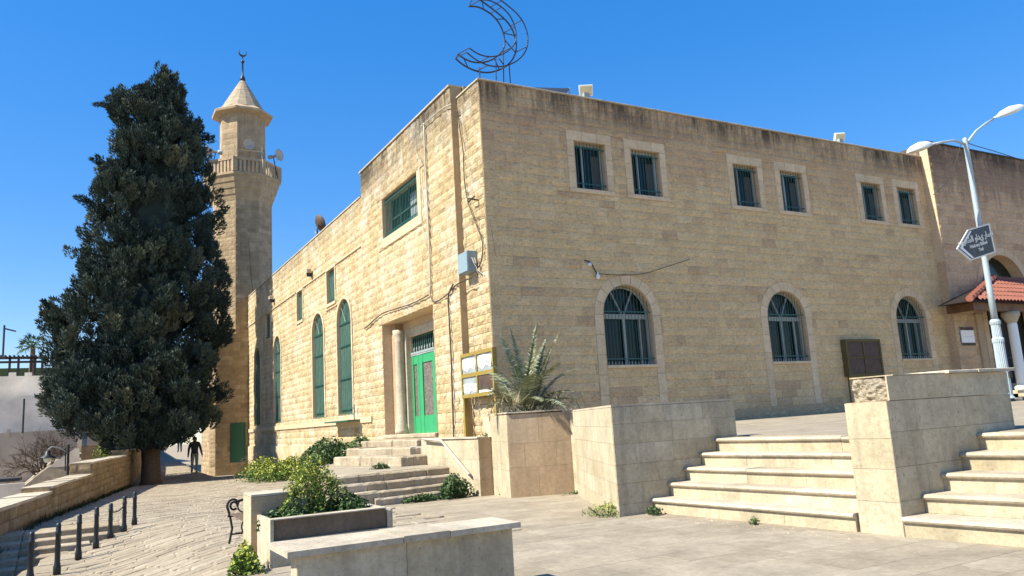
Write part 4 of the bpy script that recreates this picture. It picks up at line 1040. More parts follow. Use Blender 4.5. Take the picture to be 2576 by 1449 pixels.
corner_steps(-2.80, -.55, -2.14, 3.0, -3.35, -.868, -.64, 2, 5)
corner_steps(-2.17, .5, -1.5, 3.9, -2.75, -.7, -.475, 2, 4)
corner_steps(-1.62, 1.35, -.9, 5.4, -2.05, -.6, -.31, 2, 5)
MB().prism([(-2.25, .3), (-2.0, -.2), (-.2, -.2), (-.2, 5.6), (-2.6, 5.0)], -.9, -.655, .4).prism([(-1.6, 1.0), (-.2, .9), (-.2, 6.5), (-2.0, 6.2)], -.7, -.49, .4).prism([(-1.15, 1.85), (-.2, 1.8), (-.2, 8.), (-1.2, 8.)], -.6, -.325, .5).build('fill_stone', M['oldstep'], es)
MB().prism([(-2.15, -.2), (-1.9, -1.5), (-.1, -1.2), (-.1, 1.4), (-1.6, 1.3)], -1.4, -.50, .4).build('fill_stone', M['oldstep'], es)
# metal handrail pipe leaning on the wall
hr = empty('handrail', (XR, -2.6, -1.1), 'thin pale pipe handrail sloping down beside the old entrance steps', 'handrail')
MB().tube([(-2.24, -.5, -.28), (-2.24, -1.6, -.33), (-2.24, -2.95, -1.02)], .028, 8).build('pipe', M['palecable'], hr)
# ------------------------------------------------------------------ foreground
fz_ = -1.36
fw = clad_wall('foreground_wall', [(-7.86, -11.98), (-6.17, -11.98), (-6.08, -11.66), (-7.80, -11.55)], -1.33, -.845, 'low clad wall with overhanging coping in the near foreground', 'wall', ['slab', 'slab', None, 'slab'], 'clad walls by the terrace', .48, (.8, .9), None, .02, 31)
for a, b, dz in ((-7.95, -7.10, .0), (-7.095, -6.72, .006), (-6.715, -6.10, .0)):
    x0, x1 = a, b; yb = lambda x: -11.40-.14*(x+7.9)/1.8
    MB().prism([(x0, -12.04), (x1, -12.04), (x1, yb(x1)), (x0, yb(x0))], -.843, -.80+dz, random.random()).build('coping', M['cap'], fw)
fp = clad_wall('weed_planter', [(-7.46, -9.12), (-6.20, -9.12), (-6.20, -9.0), (-7.46, -9.0)], -1.4, -1.08, 'low planter full of weeds, raw concrete band above its cladding', 'planter', ['slab', None, None, 'slab'], None, .4, (.9, 1.4), None, .02, 35)
MB().box(-7.43, -6.2, -9.10, -8.99, -1.078, -.875, .4).build('concrete_band', M['concrete'], fp)
MB().box(-7.47, -7.435, -9.135, -8.3, -1.4, -.86, .9).build('facing_slab', M['slab'], fp)
MB().box(-6.19, -6.13, -9.12, -9.02, -1.35, -.90, .6).build('facing_slab', M['slab'], fp)
MB().box(-7.43, -6.2, -9.13, -8.97, -.874, -.862, .7).build('rim', M['cap'], fp)
MB().box(-7.43, -6.25, -8.98, -7.7, -1.4, -1.0).build('soil', M['soil'], fp)
MB().box(-7.03, -6.90, -8.40, -7.9, -1.4, -.72, .8, bev=.01).build('rear_wall', M['cap'], fp)
MB().box(-6.22, -6.05, -8.9, -8.1, -1.35, -.90, .8, bev=.01).build('rear_wall', M['cap'], fp)
pc = clad_wall('stone_post', [(-7.52, -8.42), (-7.08, -8.42), (-7.04, -7.85), (-7.5, -7.85)], -1.45, -.665, 'square stone clad post at the end of the black bench', 'post', ['slabdark', 'slab', None, 'slab'], None, 1.2, (1.2, 1.4), .025, .02, 37)
# ------------------------------------------------------------------ bench
bn = empty('bench', (-7.7, -6.9, -1.4), 'black iron bench with scrolled arms and a slatted seat beside the stone post', 'bench')
def bench(x0, x1, y0, y1, zg):
    sh_ = zg+.36
    for y_ in (y0, y1):
        mb = MB()
        def T(pts, r=.016): mb.tube([(a, y_, b) for a, b in pts], r, 6)
        T([(x0+.02, zg), (x0+.06, zg+.2), (x0+.03, sh_)]); T([(x1-.05, zg), (x1-.08, zg+.2), (x1-.04, sh_)]); T([(x0, sh_), (x1, sh_-.02)])
        T([(x0+.03, sh_)]+[(x0+.07+.075*math.cos(t), sh_+.13+.085*math.sin(t)) for t in np.linspace(math.radians(215), math.radians(40), 10)]+[(x1-.02, sh_+.24)], .018)
        T([(x0+.08+.045*math.cos(t), sh_+.13+.05*math.sin(t)) for t in np.linspace(0, math.radians(320), 12)])
        T([(x0+.3+.12*math.cos(t), zg+.2+.12*math.sin(t)) for t in np.linspace(0, math.radians(300), 14)], .011)
        T([(x0+.22+.09*math.cos(t), sh_+.12+.09*math.sin(t)) for t in np.linspace(0, math.radians(330), 14)], .011)
        T([(x1-.04, sh_-.02), (x1, sh_+.2), (x1+.03, sh_+.28)], .018); T([(x0+.05, zg+.12), (x1-.07, zg+.12)], .012)
        mb.build('end_frame', M['blackiron'], bn)
    for k in range(6): MB().box(x0+.03+k*.075, x0+.09+k*.075, y0, y1, sh_+.012, sh_+.035, .5, bev=.004).build('seat_slat', M['wood'] if False else M['bark'], bn)
    for k in range(2): MB().add([(x1+.02+k*.02, y0, sh_+.12+k*.09), (x1+.02+k*.02, y1, sh_+.12+k*.09), (x1+.035+k*.02, y1, sh_+.18+k*.09), (x1+.035+k*.02, y0, sh_+.18+k*.09), (x1+.04+k*.02, y0, sh_+.12+k*.09), (x1+.04+k*.02, y1, sh_+.12+k*.09)], [(0, 1, 2, 3), (4, 3, 2, 5), (0, 4, 5, 1)]).build('back_slat', M['bark'], bn)
bench(-7.45, -7.02, -7.55, -6.3, zG(-7.3, -6.6)-.01)
# ------------------------------------------------------------------ bollards with a chain
bl = [((75, 1465), 1334), ((143, 1443), 1312), ((197, 1405), 1290), ((241, 1378), 1272), ((277, 1352), 1263), ((312, 1336), 1245), ((338, 1318), 1234)]
def ground_hit(x, y):
    r = ray(x, y); t = 2.
    while t < 200:
        p = CAM+r*t
        if p[2] < zG(p[0], p[1]): break
        t += .02
    return p
first = None; bp = []
descs = ['nearest black bollard, at the left edge beside the lowest alley steps', 'second nearest black bollard, in front of the sunken alley steps', 'third nearest black bollard of the row along the sunken steps', 'fourth nearest black bollard, middle of the row along the alley steps', 'fifth nearest black bollard, the near end of the short chain', 'sixth nearest black bollard, the far end of the short chain', 'farthest black bollard of the row, nearest the cypress trunk']
for ((bx, by), ty), ds in zip(bl, descs):
    p = ground_hit(bx, by); h = min(.85, zat(p[0], p[1], ty)-p[2]); bp.append((p, h))
    b = empty('bollard', (p[0], p[1], p[2]-.02), ds, 'bollard', 'bollards along the alley')
    if first is None:
        h1 = h; me1 = MB().lathe((0, 0, 0), [(.052, 0), (.053, .10), (.044, .14), (.038, .18), (.036, h-.16), (.041, h-.15), (.041, h-.12), (.036, h-.11), (.036, h-.03), (.026, h)], 12, 0.5); me1 = mesh('post', me1.v, me1.f, M['iron'], me1.t, True)
        me2 = MB().lathe((0, 0, 0), [(.041, h*.5), (.041, h*.5+.05)], 12); me2 = mesh('band', me2.v, me2.f, M['iron'], me2.t)
        first = (me1, me2)
    for nm, me in zip(('post', 'band'), first):
        o = bpy.data.objects.new(nm, me); col.objects.link(o); o.parent = b; o.scale.z = h/h1
ch = empty('chain', tuple(bp[4][0]), 'short dark chain hanging between two of the far bollards', 'chain')
a, b = Vector(bp[4][0]), Vector(bp[5][0]); ha, hb = bp[4][1]*.72, bp[5][1]*.72
MB().tube([a.lerp(b, t)+Vector((0, 0, ha*(1-t)+hb*t-.05*math.sin(math.pi*t))) for t in np.linspace(0, 1, 9)], .013, 5).build('links', M['iron'], ch)
# ------------------------------------------------------------------ parapet walls on the left
PW = [(-9.0, 4.6, -1.00, 'nearest low section'), (4.6, 11.8, -.88, 'middle section'), (11.8, 24.0, -.50, 'third section'), (24.0, 36.0, -.25, 'far section'), (36, 60, 1.2, 'farthest section')]
labels = ['lowest and nearest section of the old stone parapet at the left edge', 'second section of the old stone parapet, beside the bollards', 'third and higher section of the old stone parapet, left of the cypress trunk', 'stretch of old stone parapet just behind the cypress trunk', 'rising stone wall along the far alley beyond the walking man']
for (y0, y1, zt_, nm), lb in zip(PW, labels):
    t = empty('parapet_wall', (par_x(y0), y0, zG(par_x(y0), y0)), lb, 'wall', 'old stone parapet along the alley')
    p, q_ = np.array([par_x(y0), y0, 0]), np.array([par_x(y1), y1, 0]); u = (q_-p); Ln = np.linalg.norm(u); u /= Ln; nn = np.array([u[1], -u[0], 0])
    zb_ = -2.9 if y0 < 5 else -2.4
    F2 = lambda a, b, c: p+u*a+nn*c+np.array([0, 0, b])
    MB().frame(F2, 0, Ln, zb_, zt_-.01, -.62, -.012).build('core', M['parapet'], t)
    S = masonry(Plane(p, u, nn), 0, Ln, zb_, zt_-.06, .24, .35, .7, [], .016, .035, .01, None, .06, int(y0+100), 'parapet')
    S += masonry(Plane(p-nn*.62, -nn if False else nn, -u), 0, .6, zb_, zt_-.06, .24, .3, .5, [], .014, .02, .01, None, .06, int(y0+150), 'parapet')
    emit(S, t, 'stone', 120)
    n = max(2, int(Ln/.9))
    for k in range(n): MB().frame(F2, Ln*k/n+.006, Ln*(k+1)/n-.006, zt_-.06+.0, zt_+random.uniform(-.012, .012), -.66, .035, random.random(), bev=0).build('coping', M['cap'] if True else M['parapet'], t)
# sunken steps between parapet and bollards
ss = empty('sunken_steps', (-9.5, -1, -1.6), 'sunken stone steps going down between the bollards and the parapet', 'steps')
for k, (yy, z, xr) in enumerate(((-.48, -1.50, -8.73), (-.91, -1.60, -8.87), (-1.28, -1.70, -9.23), (-1.69, -1.80, -9.56), (-2.1, -1.9, -9.75), (-2.5, -2.0, -9.95))):
    for a, b in ((-10.9, -10.1), (-10.09, -9.5), (-9.49, xr+.22)):
        if b-a > .1: MB().box(a, b, yy-.01, yy+(.9 if k == 0 else .5), z-.6, z+random.uniform(-.008, .008), random.random(), bev=.015).build('step_stone', M['oldstep'], ss)
MB().box(-10.9, -9.7, -7, -2.4, -2.8, -2.1).build('lower_floor', M['joint'], ss)
# ------------------------------------------------------------------ street lamp
LX, LY = 17.13, -3.0; LZ = zT(LX)-.01
lamp = empty('street_lamp', (LX, LY, LZ), 'pale blue grey street lamp with two curved arms and a fluted base', 'street lamp')
lt = on(2424, 352, 1, LY)[2]
mb = MB(); n = 20; prof_ = [(.22, 0), (.22, .12), (.175, .2), (.165, 1.9), (.18, 1.95), (.18, 2.05), (.145, 2.1), (.14, 2.5), (.165, 2.55), (.165, 2.62), (.12, 2.7)]
V = []
for r, z in prof_:
    for k in range(2*n):
        th = math.pi*k/n; rr = r*(1-(.1 if (k % 2 and .15 < z < 2.6) else 0)); V.append((LX+rr*math.cos(th), LY+rr*math.sin(th), LZ+z))
m2 = 2*n; mb.add(V, [(i*m2+k, i*m2+(k+1) % m2, (i+1)*m2+(k+1) % m2, (i+1)*m2+k) for i in range(len(prof_)-1) for k in range(m2)]); mb.build('fluted_base', M['grey'], lamp)
MB().lathe((LX, LY, LZ+2.6), [(.105, 0), (.095, 1.2), (.08, lt-LZ-2.6), (.085, lt-LZ-2.55), (.02, lt-LZ-2.5)], 14).build('pole', M['grey'], lamp, True)
MB().box(LX-.1, LX+.06, LY-.235, LY-.2, LZ+.75, LZ+.95).build('hatch', M['kerbblack'], lamp)
def arm_head(D, side, ylamp):
    tip = on(*D[-1], 1, ylamp); P = [Vector((LX, LY, lt-.15))]
    for d in D[:-1]: P.append(Vector(on(*d, 1, LY)))
    MB().tube(P, .042, 8).build('arm', M['grey'], lamp, True)
    s_, e_ = P[-1], Vector(tip); ax = (e_-s_); Ln = ax.length; ax.normalize(); up = Vector((0, 0, 1)); up = (up-ax*up.dot(ax)).normalized(); sd = ax.cross(up)
    mb = MB(); V = []; m = 12
    pr = [(0, .05, .05), (.12, .07, .07), (.3, .17, .18), (.55, .22, .24), (.8, .17, .2), (.95, .07, .1), (1, .01, .01)]
    for f, h, wd in pr:
        for k in range(m+1):
            th = math.pi*k/m; V.append(s_+ax*Ln*f+sd*wd*math.cos(th)+up*(h*math.sin(th)))
    mb.add(V, [(i*(m+1)+k, (i+1)*(m+1)+k, (i+1)*(m+1)+k+1, i*(m+1)+k+1) for i in range(len(pr)-1) for k in range(m)])
    hd = mb.build('lamp_head', M['lampwhite'], lamp, True)
    mb = MB(); V = []
    for f, h, wd in pr:
        for k in range(m+1):
            th = math.pi*k/m; V.append(s_+ax*Ln*(f*.86+.08)+sd*wd*.9*math.cos(th)-up*(h*.42*math.sin(th)))
    mb.add(V, [(i*(m+1)+k, i*(m+1)+k+1, (i+1)*(m+1)+k+1, (i+1)*(m+1)+k) for i in range(len(pr)-1) for k in range(m)]); mb.build('lens', M['lens'], hd, True)
arm_head([(2455, 330), (2478, 312), (2499, 299), (2578, 268)], 1, LY)
arm_head([(2400, 353), (2370, 358), (2352, 362), (2284, 384)], -1, LY)
# kerb under the lamp
kb = empty('painted_kerb', (17, -3.3, LZ), 'kerb painted black and white at the foot of the street lamp', 'kerb')
for k in range(9): MB().box(16.1+k*.42, 16.5+k*.42, -3.35, -2.6, zT(17)-.05, zT(17)+.10, .5, bev=.015).build('kerb_stone', M['kerbblack'] if k % 2 else M['cap'], kb)
# direction sign on the pole
sg = empty('direction_sign', (LX, LY-.2, 5.0), 'black arrow shaped trail sign with cream border and lettering on the lamp post', 'sign')
SYP = LY-.16
c4 = [on(x, y, 1, SYP) for x, y in ((2405, 627), (2433, 578), (2487, 562), (2503, 635), (2440, 656))]
# oriented plane of the sign: horizontal, turned a little to the street
uo = (Vector(c4[3])-Vector(c4[4])); 
def sgn(P, w): return [tuple(np.array(p)+np.array([0, -w, 0])) for p in P]
def shrink(P, f): c = np.mean(P, axis=0); return [c+(p-c)*f for p in P]
def plate(P, w0, w1, mat, name, mb=None):
    n = len(P); V = sgn(P, w0)+sgn(P, w1); MB().add(V, [tuple(range(n)), tuple(range(n, 2*n))[::-1]]+[(i, i+n, (i+1) % n+n, (i+1) % n) for i in range(n)]).build(name, mat, sg)
plate(c4, 0, .03, M['signwhite'], 'plate'); plate(shrink(c4, .91), .03, .034, M['signblack'], 'face')
i5 = shrink(c4, .86); a0, a1, a2 = i5[1], i5[0], i5[4]; th_ = .12
inner = [a1+(np.mean(c4, axis=0)-a1)*.13, a0+(np.mean(c4, axis=0)-a0)*.0+np.array([.12, 0, .02]), a2+np.array([.13, 0, .02])]
V = sgn([a0, a1, a2, inner[2], inner[0]+np.array([.04, 0, 0]), inner[1]], .038); MB().add(V, [(0, 1, 4, 5), (1, 2, 3, 4)]).build('chevron', M['paper'], sg)
ud = np.array(c4[3])-np.array(c4[4]); ud /= np.linalg.norm(ud); vd = np.array([-ud[2], 0, ud[0]])
class SP:
    n = np.array([0, -1., 0])
    def __init__(s, o): s.o = o
    def __call__(s, a, b, w): return s.o+ud*a+vd*b+s.n*w
cs = np.mean(c4, axis=0)+ud*.06
text_obj('\uFEAD\uFE8E\uFEB4\uFEE3 \uFEF1\uFEA9\uFE8D\uFEED \uFE8D\uFEDF\uFEB8\uFECC\uFEF4\uFE90'.replace('\uFEAD\uFE8E\uFEB4\uFEE3', '\uFEE3\uFEB4\uFE8E\uFEAD')[::-1], .27, SP(cs), -.02, .08, .036, M['signwhite'], sg, 'arabic_lettering')
text_obj('Wadi any Shahed', .15, SP(cs), 0.02, -.12, .036, M['signwhite'], sg, 'latin_lettering')
text_obj('Trail', .15, SP(cs), .08, -.29, .036, M['signwhite'], sg, 'latin_lettering')
# ------------------------------------------------------------------ notice boards
nb = empty('notice_board', (-.3, 1.2, -.5), 'mustard framed notice board on legs with white papers by the sunlit corner', 'notice board')
NX = -.32
FN = Plane((NX, 0, 0), (0, -1, 0), (-1, 0, 0))
bu0, bz1 = -on(1157, 893, 0, NX)[1], on(1157, 893, 0, NX)[2]; bu1 = -on(1238, 877, 0, NX)[1]; bz0 = on(1160, 1003, 0, NX)[2]
um, vm = (bu0+bu1)/2, (bz0+bz1)/2
MB().frame(FN, bu0+.03, bu1-.03, bz0+.03, bz1-.03, -.1, -.03).build('back_panel', M['zinc'], nb)
mb = MB()
for a, b, c, d in ((bu0, bu1, bz1-.09, bz1), (bu0, bu1, bz0, bz0+.09), (bu0, bu0+.07, bz0+.09, bz1-.09), (bu1-.07, bu1, bz0+.09, bz1-.09), (bu0+.07, bu1-.07, vm-.05, vm+.05), (um-.035, um+.035, bz0+.09, vm-.05), (um-.035, um+.035, vm+.05, bz1-.09)): mb.frame(FN, a, b, c, d, -.12, .0)
mb.build('frame', M['yellow'], nb)
for a in (bu0, bu1-.09): MB().frame(FN, a, a+.09, -.62, bz0, -.12, -.02).build('leg', M['yellow'], nb)
for (a, b, c, d) in ((bu0+.09, um-.06, vm+.1, bz1-.14), (um+.06, bu1-.1, vm+.1, bz1-.12), (bu0+.1, um-.05, bz0+.1, vm-.2)):
    w_ = b-a; MB().add([FN(a, c+.25*(d-c), -.02), FN(a+.35*w_, c, -.02), FN(a+.55*w_, c+.3*(d-c), -.02), FN(b-.05, c+.02, -.015), FN(b, d-.05, -.02), FN(a+.5*w_, d, -.012), FN(a, d-.02, -.02)], [(0, 1, 2, 3, 4, 5, 6)]).build('paper_sheet', M['paper'], nb)
MB().frame(FN, um+.05, bu1-.08, vm-.42, vm-.06, -.028, -.02).build('dark_poster', M['boardback'], nb)
MB().frame(FN, um+.06, bu1-.1, bz0+.1, vm-.43, -.028, -.02).build('poster_foot', M['paper'], nb)
n2 = empty('wall_notice_case', (14, -.1, 1.4), 'brown four pane notice case with mustard frame on the shaded wall', 'notice board')
MB().frame(FS, 13.2, 15.0, .80, 2.06, .03, .20).build('case', M['yellowshade'], n2)
for a in (13.3, 14.14):
    for b in (.90, 1.47): MB().frame(FS, a, a+.76, b, b+.5, .20, .208).build('pane', M['boardback'], n2)
mb = MB()
for a, b, c, d in ((13.2, 15, .8, .88), (13.2, 15, 1.98, 2.06), (13.2, 13.28, .88, 1.98), (14.92, 15, .88, 1.98), (14.07, 14.12, .88, 1.98), (13.28, 14.92, 1.41, 1.45)): mb.frame(FS, a, b, c, d, .20, .23)
mb.build('frame', M['yellowshade'], n2)
MB().tube([FS(13.25, .8, .12), FS(13.25, -.36, .12)], .03, 6).tube([FS(14.95, .8, .12), FS(14.95, -.36, .12)], .03, 6).build('leg', M['yellowshade'], n2)
# ------------------------------------------------------------------ things on the walls: boxes, cables, lamps
eb_ = empty('electric_box', (-.15, 1.3, 4.4), 'pale blue grey electric box sticking out near the corner with loose cables', 'electric box')
bp0 = on(1148, 640, 0, -.30); bp1 = on(1182, 690, 0, -.30)
MB().box(-.31, -.03, bp1[1]+.06, bp0[1]-.12, bp1[2]+.10, bp0[2]-.04, .5, bev=.01).build('case', M['bluebox'], eb_)
MB().box(-.33, -.312, bp1[1]+.07, bp0[1]-.13, bp1[2]+.12, bp0[2]-.06, .5).build('lid', M['bluebox'], eb_)
for k in range(4):
    y0 = bp1[1]-.02; MB().tube([(-.1-.04*k, y0+.02, bp0[2]-.25), (-.12-.03*k, y0-.08, bp0[2]-.42), (-.14, y0-.05-.03*k, bp0[2]-.62), (-.06, y0-.12*k, bp0[2]-.8)], .011, 5).build('loose_wire', M['palecable'] if k % 2 else M['cable'], eb_)
def cable(pts, plane_ax, val, r, name, label, cat, mat='cable', off=0.):
    P = [Vector(on(x, y, plane_ax, val)) for x, y in pts]
    Q = []
    for i in range(len(P)-1):
        p0 = P[max(i-1, 0)]; p1 = P[i]; p2 = P[i+1]; p3 = P[min(i+2, len(P)-1)]
        for t in np.linspace(0, 1, 5)[:-1]:
            Q.append(.5*((2*p1)+(p2-p0)*t+(2*p0-5*p1+4*p2-p3)*t*t+(3*p1-p0-3*p2+p3)*t**3))
    Q.append(P[-1]); o = MB().tube(Q, r, 6).build(name, M[mat], None, True); return tag(o, label, cat)
cable([(1151, 275), (1156, 320), (1165, 380), (1168, 450), (1178, 510), (1200, 570), (1214, 612), (1210, 660), (1196, 680)], 0, -.09, .016, 'cable', 'dark cable looping down the narrow corner strip to the electric box', 'cable')
cable([(1160, 270), (1176, 400), (1186, 480), (1190, 500)], 0, -.08, .008, 'cable', 'thin pale cable dropping straight down the corner strip', 'cable', 'palecable')
cable([(1052, 305), (1046, 380), (1062, 415), (1060, 500), (1062, 560), (1075, 620)], 0, -.28, .010, 'cable', 'thin loose cable hanging left of the pale conduit on the front wall', 'cable', 'palecable')
cable([(1066, 310), (1072, 450), (1080, 620), (1083, 740)], 0, -.28, .028, 'conduit', 'pale vertical conduit on the sunlit front wall above the portal', 'conduit', 'palecable')
cable([(1135, 262), (1110, 275), (1075, 305), (1058, 320)], 0, -.30, .018, 'cable', 'pale cable running along under the front parapet', 'cable', 'palecable')
cable([(916, 826), (925, 820), (960, 790), (1000, 776), (1040, 762), (1078, 742)], 0, -.28, .020, 'conduit', 'dark bent pipe running up above the portal lintel', 'conduit', 'cable')
cable([(1083, 742), (1092, 760), (1120, 745), (1150, 715), (1185, 700)], 0, -.27, .018, 'cable', 'dark cable from the conduit end to the electric box', 'cable')
cable([(1140, 715), (1128, 745), (1130, 800), (1135, 900), (1138, 1000), (1142, 1112)], 0, -.28, .024, 'downpipe', 'dark vertical pipe right of the portal down to the steps', 'pipe')
cable([(1470, 655), (1485, 660), (1497, 680), (1504, 695)], 1, -.07, .018, 'cable', 'short black wire of the wall lamp over the first arched window', 'cable')
cable([(1502, 688), (1560, 692), (1620, 688), (1680, 670), (1735, 652)], 1, -.06, .010, 'cable', 'thin dark wire sagging over the first arched window', 'cable')
cable([(1246, 640), (1232, 560), (1214, 545), (1180, 552)], 0, -.07, .007, 'cable', 'fine wire crossing the corner strip above the electric box', 'cable', 'cable')
cable([(624, 580), (632, 700), (645, 790)], 1, 32.2, .02, 'cable', 'thin dark cable running down the minaret shaft from its slot', 'cable', 'cable')
cable([(2432, 352), (2440, 362), (2500, 380), (2576, 404)], 1, -3.05, .014, 'cable', 'overhead wire leaving the street lamp to the right', 'cable')
cable([(2418, 358), (2410, 390), (2395, 430), (2375, 465), (2348, 490)], 1, -.9, .014, 'cable', 'wire sagging from the street lamp to the annex wall', 'cable')
wl = empty('wall_lamp', (3.1, -.15, 4.0), 'small white lamp hanging left of the first arched window', 'lamp')
p = on(1504, 690, 1, -.12); MB().lathe((p[0], -.12, p[2]-.14), [(.03, 0), (.055, .03), (.05, .1), (.03, .14), (.025, .2)], 10).build('bulb', M['lampwhite'], wl, True)
p = on(1484, 662, 1, -.08); MB().lathe((p[0], -.02, p[2]-.03), [(.05, 0), (.05, .08)], 10, axis=(0, -1, 0)).build('rose', M['lampwhite'], wl, True)
cm_ = empty('wall_bracket', (-.1, .8, 6), 'small iron cable bracket on the corner strip', 'bracket')
p = on(1188, 502, 0, -.2); MB().tube([(-.02, p[1], p[2]), (-.3, p[1], p[2]+.02)], .02, 6).tube([(-.2, p[1]-.15, p[2]+.05), (-.2, p[1]+.25, p[2])], .018, 6).build('arm', M['iron'], cm_)
for kx, ((x_, y_), lb) in enumerate((((778, 686), 'small boxy lamp on the front wall over the small shutters'), ((684, 752), 'small boxy lamp on the front wall at the shadow edge by the minaret'))):
    p = on(x_, y_, 0, -.35); t = empty('wall_light', tuple(p), lb, 'wall light', 'boxy lamps on the front wall')
    MB().box(-.5, -.30, p[1]-.14, p[1]+.14, p[2]-.02, p[2]+.16, .5, bev=.015).build('housing', M['cap'], t); MB().box(-.46, -.22, p[1]-.04, p[1]+.04, p[2]-.18, p[2]-.02).build('bracket', M['iron'], t)
# ------------------------------------------------------------------ roof things
cr = empty('crescent_frame', (1.6, .8, 9.2), 'large crescent of bent steel tubes standing on the roof corner', 'crescent sculpture')
def cz(L): return [((1660+x/3.15)*.67083, (y/3.15)*.67083) for x, y in L]
outer = cz([(150, 690), (220, 750), (300, 800), (400, 840), (490, 856), (580, 852), (670, 825), (750, 780), (820, 710), (860, 620), (868, 520), (850, 420), (800, 310), (730, 225), (650, 155), (560, 85), (470, 20), (400, -20), (345, -5)])
inner_ = cz([(180, 640), (250, 690), (330, 725), (420, 740), (520, 728), (610, 690), (680, 630), (725, 560), (730, 470), (715, 390), (680, 300), (630, 225), (560, 160), (480, 110), (400, 80), (310, 78)])
def smooth(L, n=4):
    P = [Vector(p) for p in L]; Q = []
    for i in range(len(P)-1):
        p0 = P[max(i-1, 0)]; p1 = P[i]; p2 = P[i+1]; p3 = P[min(i+2, len(P)-1)]
        for t in np.linspace(0, 1, n+1)[:-1]: Q.append(.5*((2*p1)+(p2-p0)*t+(2*p0-5*p1+4*p2-p3)*t*t+(3*p1-p0-3*p2+p3)*t**3))
    return Q+[P[-1]]
CO = [on(x, y, 1, .9) for x, y in outer]; CI = [on(x, y, 1, .9) for x, y in inner_]
shf = np.array([.16, -.42, .02])
for P, r in ((CO, .024), (CI, .024), ([p+shf for p in CO], .02), ([p+shf for p in CI], .02)): MB().tube(smooth(P), r, 6).build('hoop', M['steel'], cr, True)
for P_, Q_, r_ in [(CO[k], CO[k]+shf, .014) for k in (0, 3, 6, 9, 12, 15, 18)]+[(CI[k], CI[k]+shf, .014) for k in (0, 3, 6, 9, 12, 15)]+[(CO[a], CI[b], .016) for a, b in ((0, 0), (2, 1), (9, 8), (11, 9), (13, 11), (18, 15), (6, 5), (16, 13))]:
    MB().tube([P_, Q_], r_, 5).build('cross_bar', M['steel'], cr)
for (x_, y_, x2, y2) in ((435, 800, 435, 915), (628, 700, 615, 960), (715, 560, 700, 960), (785, 765, 800, 985), (665, 690, 715, 760)):
    a, b = cz([(x_, y_), (x2, y2)]); A_ = on(*a, 1, .75); B_ = on(*b, 1, .75)
    if y2 > 900: B_[2] = 8.5
    MB().tube([A_, B_], .017, 5).build('stay', M['steel'], cr)
pv = empty('solar_panel', (3.6, 2.2, 9.3), 'dark tilted solar panel seen edge on behind the side parapet', 'solar panel')
a, b = on(1335, 221, 1, 1.6), on(1431, 224, 1, 1.6); c, d = a+np.array([0, 1.6, .9]), b+np.array([0, 1.6, .9])
a2 = on(1335, 224, 1, 1.5); b2_ = on(1420, 238, 1, 1.5)
P = [on(1345, 232, 1, 1.4), on(1418, 240, 1, 1.4), on(1432, 222, 1, 2.9), on(1322, 219, 1, 2.9)]
MB().add([*P, *[p-np.array([0, -.03, .05]) for p in P]], [(0, 1, 2, 3), (7, 6, 5, 4), (0, 4, 5, 1), (1, 5, 6, 2), (2, 6, 7, 3), (3, 7, 4, 0)]).build('panel', M['panel'], pv)
MB().tube([P[1], (P[1][0], 1.4, 8.5)], .03, 6).tube([P[2], (P[2][0], 2.9, 8.5)], .03, 6).tube([P[0], (P[0][0], 1.4, 8.5)], .03, 6).build('stand', M['grey'], pv)
for (x_, y_, s_, lb) in ((1474, 228, 1., 'large floodlight with yellowed lens on the side parapet above the first windows'), (2113, 345, .9, 'smaller floodlight on the side parapet above the last pair of windows')):
    p = on(x_, y_, 1, .12); t = empty('floodlight', (p[0], .12, 9.25), lb, 'floodlight', 'floodlights on the side parapet')
    def Fr(a, b, c, p=p, s_=s_):  # tilted box facing the sky and the square
        v = Vector((a, c, b)); v.rotate(Matrix.Rotation(math.radians(28), 3, 'X')); v.rotate(Matrix.Rotation(math.radians(-28), 3, 'Z')); return np.array([p[0], .12, p[2]])+np.array(v)*s_
    MB().frame(Fr, -.2, .2, -.16, .16, -.02, .12).build('housing', M['lampwhite'], t); MB().frame(Fr, -.17, .17, -.13, .13, -.032, -.021).build('lens', plain('yellowed_lens', (.62, .55, .33), .3), t)
    MB().box(p[0]-.1, p[0]+.1, .08, .2, 9.25, p[2]-.08).build('foot', M['zinc'], t)
ds = empty('satellite_dish', (.5, 18.4, 9), 'dark satellite dish on the low roof of the front wing', 'satellite dish')
p = on(799, 563, 0, .6); dc = (p[0], p[1], p[2]); sc_ = (27/ FPX*proj(p)[2])*.82
MB().lathe(dc, [(0.02, .0), (sc_*.5, .03), (sc_*.85, .10), (sc_, .16), (sc_*1.0, .17), (sc_*.85, .12), (.02, .02)], 24, axis=(.92, .22, .35)).build('dish', M['boardback'], ds, True)
MB().tube([dc, (dc[0]-.05, dc[1]-.1, dc[2]-.3), (dc[0], dc[1]-.1, 7.9)], .035, 6).build('mast', M['iron'], ds)
MB().tube([(dc[0], dc[1]+.1, dc[2]-sc_*.9), (dc[0]+.1, dc[1]+.75, dc[2]-.25)], .015, 5).lathe((dc[0]+.1, dc[1]+.75, dc[2]-.25), [(.04, -.05), (.04, .08)], 8).build('feed_arm', M['grey'], ds)
